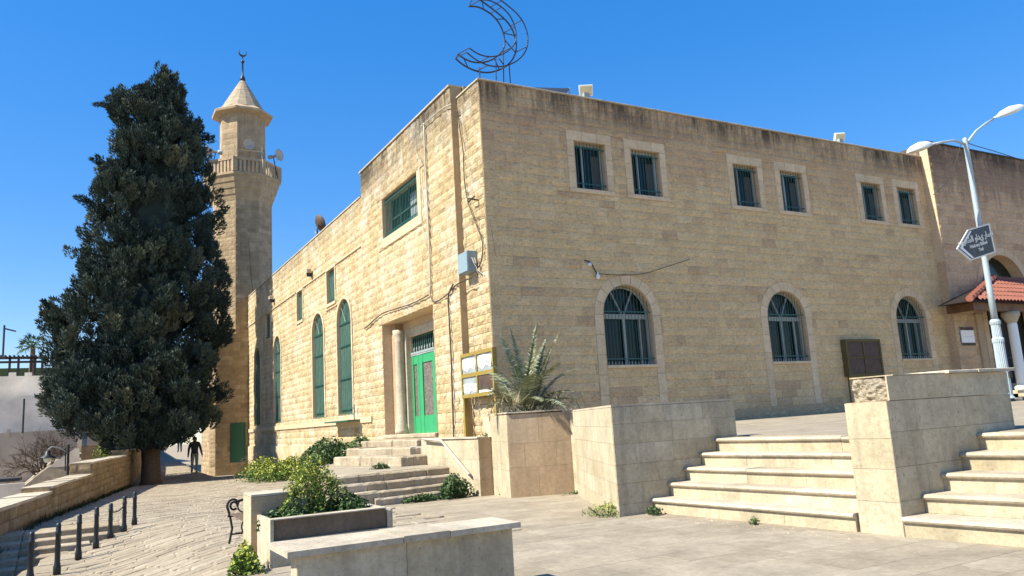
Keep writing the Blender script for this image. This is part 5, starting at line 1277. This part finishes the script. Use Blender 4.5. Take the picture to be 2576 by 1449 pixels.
# ------------------------------------------------------------------ plants
def frond(mb, base, az, el, L, nleaf, lw, droop, rs):
    P = [Vector(base)]; d = Vector((math.cos(az)*math.cos(el), math.sin(az)*math.cos(el), math.sin(el))); seg = 14
    for i in range(seg):
        P.append(P[-1]+d*(L/seg)); d = (d+Vector((0, 0, -droop/seg*(.3+i/seg*1.7)))).normalized()
    mb.tube(P, [max(.003, .013*(1-i/seg)) for i in range(seg+1)], 4, .35)
    for k in range(nleaf):
        t = .2+.8*k/nleaf; i = min(seg-1, int(t*seg)); p = P[i].lerp(P[i+1], t*seg-i); ax = (P[i+1]-P[i]).normalized(); s0 = ax.cross(Vector((0, 0, 1)))
        if s0.length < .05: s0 = Vector((1, 0, 0))
        s0.normalize(); up = s0.cross(ax)
        for sd in (-1, 1):
            ll = lw*math.sin(math.pi*min(1, .18+t*.8))*rs.uniform(.8, 1.15)
            dr_ = (s0*sd*.9+ax*.5+up*rs.uniform(.0, .35)).normalized(); tip = p+dr_*ll+Vector((0, 0, -.28*ll)); wv = ax*.014
            mb.add([p-wv, p+wv, tip], [(0, 1, 2)], min(1, max(0, rs.gauss(.55, .22))))
rs = random.Random(5)
pm = empty('young_palm', (-1.3, -3.9, ppz), 'young date palm with grey green fronds growing from the tall clad planter', 'palm')
pb = Vector((-1.35, -3.95, ppz+.05))
spec = [(.55, 1.42, 1.5, .35), (.75, 1.3, 1.45, .45), (.3, 1.38, 1.6, .4), (.2, 1.25, 1.5, .5), (-.2, 1.2, 1.45, .6), (2.4, 1.25, 1.45, .5), (3.0, 1.0, 1.5, .9), (2.2, .95, 1.2, 1.), (-.6, .95, 1.3, 1.), (.5, .9, 1.35, 1.), (1.2, 1.15, 1.3, .8), (-1.3, .9, 1.1, 1.2), (3.5, .75, 1.25, 1.3), (-.3, .6, 1.25, 1.3), (.1, .45, 1.1, 1.), (4.1, .8, .95, 1.4), (5.2, .6, .95, 1.3), (2.9, .5, 1.1, 1.3), (.9, .5, 1.0, 1.2), (-.9, .45, 1.2, 1.4), (2.6, 1.4, 1.55, .3), (-.4, 1.35, 1.55, .4)]
for az, el, L, dr_ in spec:
    mb = MB(); frond(mb, pb+Vector((rs.uniform(-.22, .22), rs.uniform(-.12, .12), 0)), az-.55, el, L*rs.uniform(1.05, 1.25), 64, .27, dr_, rs); mb.build('frond', M['palm'], pm)
mb = MB()
for k in range(420):
    a = rs.uniform(0, 6.28); p = pb+Vector((rs.gauss(.12, .45), rs.gauss(0, .22), rs.uniform(-.03, .22))); d = Vector((rs.gauss(0, .6), rs.gauss(0, .6), 1)).normalized(); s0 = d.cross(Vector((rs.random(), rs.random(), .1))).normalized()*.008
    mb.add([p-s0, p+s0, p+d*rs.uniform(.12, .4)], [(0, 1, 2)], rs.random())
mb.build('dry_grass', M['straw'], pm, kind='stuff')
def bush(name, c, rx, ry, h, n, leaf, mat, label, cat, stems=14, seed=1, flowers=0, up=.3, group=None, spiky=False):
    r = np.random.default_rng(seed); t = empty(name, c, label, cat, group); V = []; T = []
    th = r.random(n)*2*np.pi; q_ = r.random(n)**.5; zz = r.random(n)**.8
    env = np.sqrt(np.clip(1-(zz-.25)**2*1.2, .05, 1)); lob = 1+.25*np.sin(3*th+seed)+.15*np.sin(7*th+2*seed)
    P = np.stack([c[0]+rx*q_*env*lob*np.cos(th), c[1]+ry*q_*env*lob*np.sin(th), c[2]+h*zz*(1-.35*q_**2)*(1+.18*np.sin(5*th+seed*2))], 1)
    nrm = r.normal(0, 1, (n, 3)); nrm[:, 2] = np.abs(nrm[:, 2])+up; nrm /= np.linalg.norm(nrm, axis=1)[:, None]
    a = np.cross(nrm, r.normal(0, 1, (n, 3))); a /= np.linalg.norm(a, axis=1)[:, None]; b = np.cross(nrm, a)
    s = (leaf*r.uniform(.5, 1.25, n))[:, None]; k = .3 if spiky else .62
    Q = np.stack([P-a*s, P-b*s*k+nrm*s*.1, P+a*s, P+b*s*k+nrm*s*.1], 1)
    tone = np.clip(.25+.55*zz+r.normal(0, .18, n), 0, 1)
    me = bpy.data.meshes.new('foliage'); me.vertices.add(n*4); me.vertices.foreach_set('co', Q.reshape(-1)); me.loops.add(n*4); me.loops.foreach_set('vertex_index', np.arange(n*4)); me.polygons.add(n)
    me.polygons.foreach_set('loop_start', np.arange(0, n*4, 4)); me.polygons.foreach_set('loop_total', np.full(n, 4)); me.materials.append(M[mat])
    at = me.attributes.new('tone', 'FLOAT', 'FACE'); at.data.foreach_set('value', tone.astype(np.float32)); me.update(); me.validate(); link('foliage', me, t)
    mb = MB()
    for i in range(stems):
        x, y_, z = P[r.integers(n)]; mb.tube([(c[0]+(x-c[0])*.2, c[1]+(y_-c[1])*.2, c[2]-.02), (c[0]+(x-c[0])*.7, c[1]+(y_-c[1])*.7, c[2]+(z-c[2])*.7), (x, y_, z)], [.008, .006, .003], 4)
    mb.build('stems', M['twig'], t)
    if flowers:
        mb = MB()
        for i in range(flowers):
            j = r.integers(n); p = P[j]+np.array([0, 0, h*.12]); mb.lathe(tuple(p), [(.0, 0), (leaf*.45, .01), (leaf*.3, .02)], 5)
        mb.build('flowers', M['yflower'] if mat != 'straw' else M['paper'], t)
    return t
bush('weed_clump', (-6.83, -8.35, -1.02), .40, .36, .70, 7000, .017, 'weed', 'tall bright green weeds growing over the low planter', 'weeds', 60, 3, 22)
bush('weed_clump', (-7.15, -8.55, -1.02), .28, .3, .22, 1300, .028, 'ivy', 'dark leafy mallow at the left end of the weed planter', 'weeds', 12, 5)
bush('weed_clump', (-6.45, -8.5, -1.02), .3, .35, .28, 1700, .028, 'ivy', 'dark leafy mallow trailing over the right end of the weed planter', 'weeds', 12, 6)
g = ground_hit(748, 1205); bush('weed_clump', (g[0]+.2, g[1], g[2]+.05), 1.6, 1.2, .85, 5200, .05, 'weed', 'yellow green flowering weeds between the planter and the front wall', 'weeds', 50, 8, 60)
g = on(835, 1160, 2, -.86); bush('weed_clump', (-2.9, 5.0, -.95), .9, 1.2, .72, 4200, .05, 'ivy', 'dark green bush against the front wall left of the upper steps', 'bush', 30, 9)
bush('weed_clump', (-1.9, 5.2, -.6), .35, .7, .42, 1300, .04, 'ivy', 'small leafy bush at the left end of the topmost step', 'bush', 12, 10, 12)
bush('weed_clump', (-1.35, 24.2, -2.0), .9, 1.6, 1.1, 1800, .045, 'straw', 'pale dry flowering weeds at the foot of the front wall near the minaret', 'weeds', 40, 12, 30, spiky=True)
bush('weed_clump', (-2.4, 16.5, -1.85), 1.0, 2.2, .9, 3500, .05, 'weed', 'grey green weeds at the foot of the front wall left of the portal', 'weeds', 40, 14, 20)
bush('weed_clump', (-2.62, -3.0, -1.44), .34, .3, .42, 1500, .035, 'ivy', 'round leafy weed at the foot of the handrail by the entry wall', 'weeds', 12, 15)
bush('weed_clump', (-3.3, -3.02, -1.44), .42, .15, .13, 800, .03, 'ivy', 'low green weeds along the bottom entrance step', 'weeds', 6, 16)
bush('weed_clump', (-3.35, -.75, -.9), .22, .12, .16, 420, .026, 'ivy', 'small green tuft on the landing below the upper steps', 'weeds', 6, 17)
bush('weed_clump', (-1.80, -3.75, -1.44), .16, .2, .5, 600, .028, 'ivy', 'green weeds in the gap between entry wall post and palm planter', 'weeds', 8, 18)
bush('weed_clump', (-1.7, -3.0, -.29), .22, .12, .12, 400, .02, 'straw', 'dry little tuft on top of the entry wall post', 'weeds', 6, 19)
bush('weed_clump', (-2.95, -8.75, -1.35), .3, .28, .2, 800, .022, 'weed', 'straggly green weeds at the foot of the cheek wall sunlit end', 'weeds', 14, 20, 0, spiky=True)
bush('weed_clump', (-2.55, -9.25, -1.33), .12, .14, .12, 300, .018, 'ivy', 'little weed in the corner of cheek wall and bottom step', 'weeds', 4, 21)
bush('weed_clump', (-2.42, -10.9, -1.33), .06, .07, .09, 140, .014, 'ivy', 'tiny weed in front of the bottom step', 'weeds', 3, 22)
bush('weed_clump', (-7.70, -9.0, -1.42), .15, .34, .33, 1200, .026, 'weed', 'green weeds growing beside the bench left of the stone post', 'weeds', 20, 23, 8)
bush('weed_clump', (-1.05, -5.1, -1.42), .3, .1, .07, 220, .016, 'ivy', 'thin weeds along the foot of the palm planter wall', 'weeds', 4, 24)
mb = MB(); r6 = random.Random(12)
for k in range(260):
    x, y_ = (r6.uniform(-2.75, -2.3), r6.uniform(-12.4, -9)) if k < 120 else (r6.uniform(-7, -1.9), r6.uniform(-14, -4.5)); s_ = r6.uniform(.004, .016) if k < 120 else r6.uniform(.003, .010)
    z = zG(x, y_)-.008; mb.add([(x-s_, y_, z), (x, y_-s_, z), (x+s_, y_+s_*.3, z), (x+s_*.2, y_+s_, z), (x, y_, z+s_)], [(0, 1, 4), (1, 2, 4), (2, 3, 4), (3, 0, 4)], r6.random())
o = mb.build('loose_grit', M['oldstep']); tag(o, 'loose grit and crumbs of stone scattered on the square', 'grit', None, 'stuff')
mb = MB(); r5 = random.Random(9)
for k in range(1500):
    y_ = r5.uniform(-2, 26); x = par_x(y_)+.06+abs(r5.gauss(0, .1)); z = zG(x, y_); d = Vector((r5.gauss(0, .4), r5.gauss(0, .4), 1)).normalized(); s0 = d.cross(Vector((1, .3, 0))).normalized()*.02
    p = Vector((x, y_, z-.02)); mb.add([p-s0, p+s0, p+d*r5.uniform(.05, .22)], [(0, 1, 2)], r5.random())
o = mb.build('grass_fringe', M['ivy']); tag(o, 'thin grass growing along the foot of the old parapet', 'grass', None, 'stuff')
# ------------------------------------------------------------------ people
def person(loc, H, face, label, legs, arms, mats):
    t = empty('person', loc, label, 'person'); s = H/1.75
    J = {'pel': (0, 0, .95), 'chest': (0, 0, 1.28), 'neck': (0, .0, 1.50), 'head': (0, .02, 1.60), 'top': (0, .02, 1.70)}
    E = [('pel', 'chest'), ('chest', 'neck'), ('neck', 'head'), ('head', 'top')]; R = {'pel': .155, 'chest': .19, 'neck': .065, 'head': .095, 'top': .085}
    for sd, (kx, ky), (fx, fy, fzz) in legs:
        n = 'L' if sd < 0 else 'R'
        J['hip'+n] = (.09*sd, 0, .88); J['kn'+n] = (.10*sd+kx, ky, .50); J['an'+n] = (.10*sd+fx, fy, .09+fzz); J['toe'+n] = (.11*sd+fx, fy+.16, .04+fzz)
        E += [('pel', 'hip'+n), ('hip'+n, 'kn'+n), ('kn'+n, 'an'+n), ('an'+n, 'toe'+n)]; R.update({'hip'+n: .11, 'kn'+n: .075, 'an'+n: .055, 'toe'+n: .04})
    for sd, el, ha in arms:
        n = 'L' if sd < 0 else 'R'
        J['sh'+n] = (.2*sd, 0, 1.42); J['el'+n] = (el[0]*sd, el[1], el[2]); J['wr'+n] = (ha[0]*sd, ha[1], ha[2]); d = Vector(J['wr'+n])-Vector(J['el'+n]); d.normalize(); J['ha'+n] = tuple(Vector(J['wr'+n])+d*.13)
        E += [('chest', 'sh'+n), ('sh'+n, 'el'+n), ('el'+n, 'wr'+n), ('wr'+n, 'ha'+n)]; R.update({'sh'+n: .085, 'el'+n: .06, 'wr'+n: .045, 'ha'+n: .035})
    ks = list(J); me = bpy.data.meshes.new('body'); me.from_pydata([Vector(J[k])*s for k in ks], [(ks.index(a), ks.index(b)) for a, b in E], [])
    o = bpy.data.objects.new('body', me); col.objects.link(o); md = o.modifiers.new('Skin', 'SKIN')
    for i, k in enumerate(ks):
        sv = me.skin_vertices[0].data[i]; rr = R[k]*s; sv.radius = (rr, rr*(.72 if k in ('pel', 'chest') else 1)); sv.use_root = (k == 'pel')
    ss_ = o.modifiers.new('sub', 'SUBSURF'); ss_.levels = 2; ss_.render_levels = 2
    bpy.context.view_layer.update(); m2_ = bpy.data.meshes.new_from_object(o.evaluated_get(bpy.context.evaluated_depsgraph_get())); bpy.data.objects.remove(o)
    m2_.materials.clear()
    for m_ in mats: m2_.materials.append(m_)
    hw = [Vector(J['wrL'])*s, Vector(J['wrR'])*s]; hh = [Vector(J['haL'])*s, Vector(J['haR'])*s]
    for p in m2_.polygons:
        c = p.center/s
        hand = any((p.center-h).length < .10*s for h in hh)
        p.material_index = 2 if (c.z > 1.49 or hand) else (3 if c.z < .09 else (1 if c.z < .93 and abs(c.x) < .26 and not any((p.center-h).length < .2*s for h in hw) else 0)); p.use_smooth = True
    b_ = bpy.data.objects.new('body', m2_); col.objects.link(b_); b_.parent = t; b_.rotation_euler.z = face
    def sub(mb, name, m_):
        o2 = mb.build(name, m_, None, True); o2.parent = t; o2.rotation_euler.z = face
    hc = (0, .02*s, 1.635*s)
    V = []; mb = MB(); mb.lathe((0, .005*s, 1.62*s), [(.098*s, 0), (.106*s, .04*s), (.095*s, .09*s), (.05*s, .125*s), (.01*s, .132*s)], 14); sub(mb, 'hair', M['hair'])
    mb = MB(); mb.lathe((0, .105*s, 1.60*s), [(.004, -.02), (.018*s, 0), (.004, .04*s)], 6); sub(mb, 'nose', M['skin'])
    for sd in (-1, 1):
        mb = MB(); mb.lathe((.035*sd*s, .108*s, 1.635*s), [(.002, -.008), (.011*s, 0), (.002, .008)], 6); sub(mb, 'eye', M['hair'])
        mb = MB(); mb.lathe((.098*sd*s, .01*s, 1.61*s), [(.004, -.03*s), (.018*s, 0), (.004, .03*s)], 6); sub(mb, 'ear', M['skin'])
        h = Vector(J['ha'+('L' if sd < 0 else 'R')])*s; w_ = Vector(J['wr'+('L' if sd < 0 else 'R')])*s; dd_ = (h-w_).normalized()
        mb = MB()
        for k in range(4): q0 = h+Vector((0, (-.03+.02*k)*s, 0)); mb.tube([q0-dd_*.02*s, q0+dd_*(.045+.01*(k in (1, 2)))*s, q0+dd_*.075*s+Vector((-.015*sd*s, 0, 0))], [.010*s, .009*s, .007*s], 6)
        mb.tube([h-dd_*.04*s+Vector((0, .03*s, 0)), h+dd_*.0*s+Vector((0, .06*s, 0))], [.011*s, .008*s], 6); sub(mb, 'fingers', M['skin'])
    mb = MB(); mb.box(-.03*s, .03*s, .108*s, .114*s, 1.555*s, 1.563*s); sub(mb, 'mouth', M['boardback'])
    return t
mh = ground_hit(489, 1190); mH = (zat(mh[0], mh[1], 1098)-mh[2])
person((mh[0], mh[1], mh[2]-.01), mH, math.radians(172), 'man in a dark jacket and grey trousers walking down the sunlit alley', [(-1, (0, .05), (0, .12, .0)), (1, (0, .02), (.02, -.12, .02))], [(-1, (.27, -.03, 1.16), (.33, .06, .93)), (1, (.26, -.02, 1.15), (.28, .06, .90))], [M['jacket'], M['trousers'], M['skin'], M['blackiron']])
ph = ground_hit(452, 1138); pH = zat(ph[0], ph[1], 1082)-ph[2]
person((ph[0], ph[1], ph[2]-.01), pH, math.radians(10), 'person all in black seen dimly in the shade behind the cypress', [(-1, (0, .02), (0, .05, 0)), (1, (0, 0), (0, -.05, 0))], [(-1, (.28, .0, 1.14), (.28, .1, .9)), (1, (.28, .0, 1.14), (.28, .1, .9))], [M['jacket'], M['jacket'], M['skin'], M['blackiron']])
# ------------------------------------------------------------------ the far hillside on the left
def pxbox(x0, x1, ytop, ybot, Y, depth): 
    a = on(x0, ytop, 1, Y); b = on(x1, ytop, 1, Y); c = on((x0+x1)/2, ybot, 1, Y); return a[0], b[0], Y, Y+depth, c[2], (a[2]+b[2])/2
def wallthing(name, label, cat, boxes, mat, group='pale terraced walls on the far left'):
    t = empty(name, (boxes[0][0], boxes[0][2], boxes[0][4]), label, cat, group)
    for i, b in enumerate(boxes): MB().box(*b).build('wall' if i == 0 else 'step_block', mat, t)
    return t
YA, YB, YC = 62., 56., 50.
zl = -4
A = list(pxbox(-60, 240, 945, 1060, YA, 8)); A[4] = zl
bs_ = [A]+[list(pxbox(x, x+18, 937, 947, YA-.01, .5)) for x in (22, 62, 128, 175)]
wallthing('retaining_wall', 'uppermost pale retaining wall with small stepped blocks on top', 'wall', bs_, M['whitewall'])
B = list(pxbox(-60, 56, 1004, 1100, YB, 5)); B[4] = zl; B2 = list(pxbox(56, 210, 993, 1100, YB-.02, 5)); B2[4] = zl
wallthing('retaining_wall', 'middle pale retaining wall with one raised step', 'wall', [B, B2], M['whitewall'])
Cc = list(pxbox(-60, 195, 1086, 1220, YC, 4)); Cc[4] = zl; C2 = list(pxbox(18, 26, 1080, 1100, YC-.05, .3))
wallthing('retaining_wall', 'lowest grey stained wall behind the bare tree', 'wall', [Cc, C2], M['greywall'])
# stair parapet and far walls right of the bare tree
st_ = empty('stair_wall', (-12, 44, -2), 'white sloping parapet of a stair beyond the street lamp', 'wall')
P = [on(x, y, 1, 42.) for x, y in ((82, 1203), (188, 1128), (200, 1128), (200, 1215), (82, 1215))]
MB().add([*P, *[p+np.array([0, .4, 0]) for p in P]], [(0, 1, 2, 3, 4)[::-1], (5, 6, 7, 8, 9), (0, 1, 6, 5), (1, 2, 7, 6), (2, 3, 8, 7), (3, 4, 9, 8), (4, 0, 5, 9)]).build('wall', M['whitewall'], st_)
gh = empty('far_house', (-8, 58, 1), 'pale gabled wall end showing below the cypress crown', 'house')
P = [on(x, y, 1, 58.) for x, y in ((160, 1082), (183, 1046), (222, 1078), (222, 1230), (160, 1230))]
MB().add([*P, *[p+np.array([0, 3, 0]) for p in P]], [(0, 1, 2, 3, 4)[::-1], (5, 6, 7, 8, 9), (0, 1, 6, 5), (1, 2, 7, 6), (2, 3, 8, 7), (3, 4, 9, 8), (4, 0, 5, 9)]).build('wall', M['whitewall'], gh)
wallthing('far_wall', 'low rounded pale wall right of the gabled wall end', 'wall', [list(pxbox(222, 262, 1083, 1230, 55., 2)), list(pxbox(262, 300, 1100, 1230, 54., 2))], M['greywall'], None)
wallthing('far_wall', 'small white wall block just below the right of the crown', 'wall', [list(pxbox(268, 310, 1093, 1106, 50., 1))], M['paper'], None)
wallthing('far_wall', 'brown stone wall with a thin post under the yellow bush', 'wall', [list(pxbox(205, 345, 1118, 1180, 47., 1))], M['parapet'], None)
wallthing('low_white_wall', 'low white wall with dark joints at the left edge below the hillside', 'wall', [list(pxbox(-40, 62, 1218, 1262, 30., .3))], M['whitewall'], None)
wallthing('far_canopy', 'dark flat canopy at the left edge beside the low white wall', 'canopy', [list(pxbox(-40, 50, 1205, 1213, 33., 2.))], M['kerbblack'], None)
# pergola
pg = empty('pergola', (-15, 66, 5), 'dark timber pergola on the top terrace at the left edge', 'pergola')
YP = 66.
b_ = pxbox(-40, 116, 897, 903, YP, .3); MB().box(*b_).build('beam', M['darkwood'], pg); b_ = pxbox(-40, 116, 908, 913, YP+.6, .3); MB().box(*b_).build('beam', M['darkwood'], pg)
for k in range(11): x = 0+k*11; b_ = pxbox(x, x+4, 893, 899, YP-.4, 1.8); MB().box(*b_).build('rafter', M['darkwood'], pg)
for x in (22, 44, 76, 86, 104): b_ = pxbox(x, x+6, 900, 943 if x not in (44, 104) else 950, YP-(1.5 if x in (44, 104) else 0), .25); MB().box(*b_).build('post', M['darkwood'], pg)
tag(MB().box(*pxbox(-40, 240, 925, 945, 75., 20)).build('far_hedge', M['hedge']), 'strip of green lawn and hedge behind the pergola', 'hedge')
def hill_pole(x, yt, yb, Y, r, lb, knob=True):
    t = empty('lamp_pole', tuple(on(x, yb, 1, Y)), lb, 'pole'); a, b = on(x, yt, 1, Y), on(x, yb, 1, Y); MB().tube([b, (b[0], b[1], a[2])], r, 6).build('pole', M['iron'], t)
    if knob: MB().tube([(b[0], b[1], a[2]-.3), (b[0]+.9, b[1], a[2]-.55)], .07, 6).build('head', M['iron'], t)
    return t
hill_pole(7, 818, 900, 64., .09, 'thin dark lamp pole above the pergola at the left edge')
hill_pole(57, 1003, 1090, 49., .07, 'thin bare dark pole in front of the middle retaining wall', False)
def fan_palm(x, y, Y, ybase, lb):
    c = on(x, y, 1, Y); b = on(x, ybase, 1, Y); t = empty('palm_tree', (c[0], c[1], b[2]), lb, 'palm tree'); rs = random.Random(2)
    MB().tube([(c[0], Y, b[2]-.5), (c[0]+.05, Y, c[2])], [.28, .2], 8).build('trunk', M['bark'], t); mb = MB()
    for k in range(26):
        az = rs.uniform(0, 6.28); el = rs.uniform(-.4, 1.2); d = Vector((math.cos(az)*math.cos(el), math.sin(az)*math.cos(el), math.sin(el))); p = Vector(c)+d*rs.uniform(.6, .9)
        s0 = d.cross(Vector((0, 0, 1))).normalized(); up = s0.cross(d)
        for j in range(9):
            a_ = (j-4)*.28; e = (d*math.cos(a_)+s0*math.sin(a_)).normalized(); tip = p+e*rs.uniform(.7, 1.0)+Vector((0, 0, -.25*abs(a_)-.12)); w_ = s0*.07*math.cos(a_)+d*.07*math.sin(a_); mb.add([p-w_*.4, p+e*.4+w_, tip, p+e*.4-w_], [(0, 1, 2, 3)], rs.uniform(.1, .7))
        mb.tube([Vector(c), p], .03, 4, .3)
    mb.build('crown', M['ivy'], t)
fan_palm(82, 872, 70., 950, 'small fan palm against the sky above the pergola')
# bare tree
bt = empty('bare_tree', (-12.5, 44, -3), 'leafless brown tangled tree in front of the lowest grey wall', 'tree')
rt = random.Random(4); mb = MB(); root = Vector(on(110, 1215, 1, 45.)); mb2 = MB()
def branch(mb, p, d, L, r, dep):
    if dep == 0: return
    e = p+d*L; m_ = p.lerp(e, .5)+Vector((rt.gauss(0, .06), rt.gauss(0, .06), rt.gauss(0, .06)))*L; mb.tube([p, m_, e], [r, r*.8, r*.6], 5 if dep > 3 else 3, cap=False)
    for k in range(3 if dep > 2 else 3): branch(mb, p.lerp(e, rt.uniform(.45, 1)), (d+Vector((rt.gauss(0, .55), rt.gauss(0, .45), rt.gauss(-.02, .4)))).normalized(), L*rt.uniform(.6, .85), r*.6, dep-1)
MB().tube([root-Vector((0, 0, 3)), root+Vector((0, 0, .3))], [.2, .16], 8).build('trunk', M['twig'], bt)
for k in range(9): branch(mb, root+Vector((0, 0, .2)), Vector((rt.gauss(0, .9), rt.gauss(0, .3), rt.uniform(.5, 1))).normalized(), 1.25, .08, 6)
mb.build('crown', M['twig'], bt)
# left street lamp with a globe
lp = empty('street_lamp', tuple(on(171, 1215, 1, 26.)), 'black post lamp with a curved arm and a hanging globe left of the parapet', 'street lamp')
YL = 26.; p0 = on(171, 1230, 1, YL); p1 = on(172, 1118, 1, YL)
MB().tube([p0-np.array([0, 0, 1.5]), (p1[0], YL, p1[2])], .055, 8).build('pole', M['iron'], lp); q0 = on(164, 1185, 1, YL); q1 = on(165, 1128, 1, YL); MB().tube([q0, q1], .03, 6).build('pole', M['iron'], lp)
MB().tube([on(172, 1142, 1, YL), on(160, 1132, 1, YL), on(143, 1125, 1, YL), on(130, 1124, 1, YL), on(122, 1130, 1, YL), on(119, 1136, 1, YL)], .03, 6).tube([on(172, 1144, 1, YL), on(150, 1150, 1, YL), on(125, 1158, 1, YL)], .018, 6).build('arm', M['zinc'], lp)
g = on(120, 1152, 1, YL); MB().lathe(tuple(g), [(.0, -.24), (.13, -.18), (.19, -.05), (.17, .05), (.1, .12)], 14).build('globe', M['lens'], lp, True); MB().lathe(tuple(g), [(.36, -.0), (.34, .04), (.14, .12), (.1, .3), (.03, .36)], 14).build('cap', M['iron'], lp, True)
# yellow bush beyond the parapet
yb_ = on(272, 1142, 1, 40.); bush('flowering_bush', (yb_[0], 40., yb_[2]-.35), .75, .5, 1.2, 1800, .06, 'weed', 'small yellow flowering bush beyond the parapet left of the trunk', 'bush', 10, 44, 260)
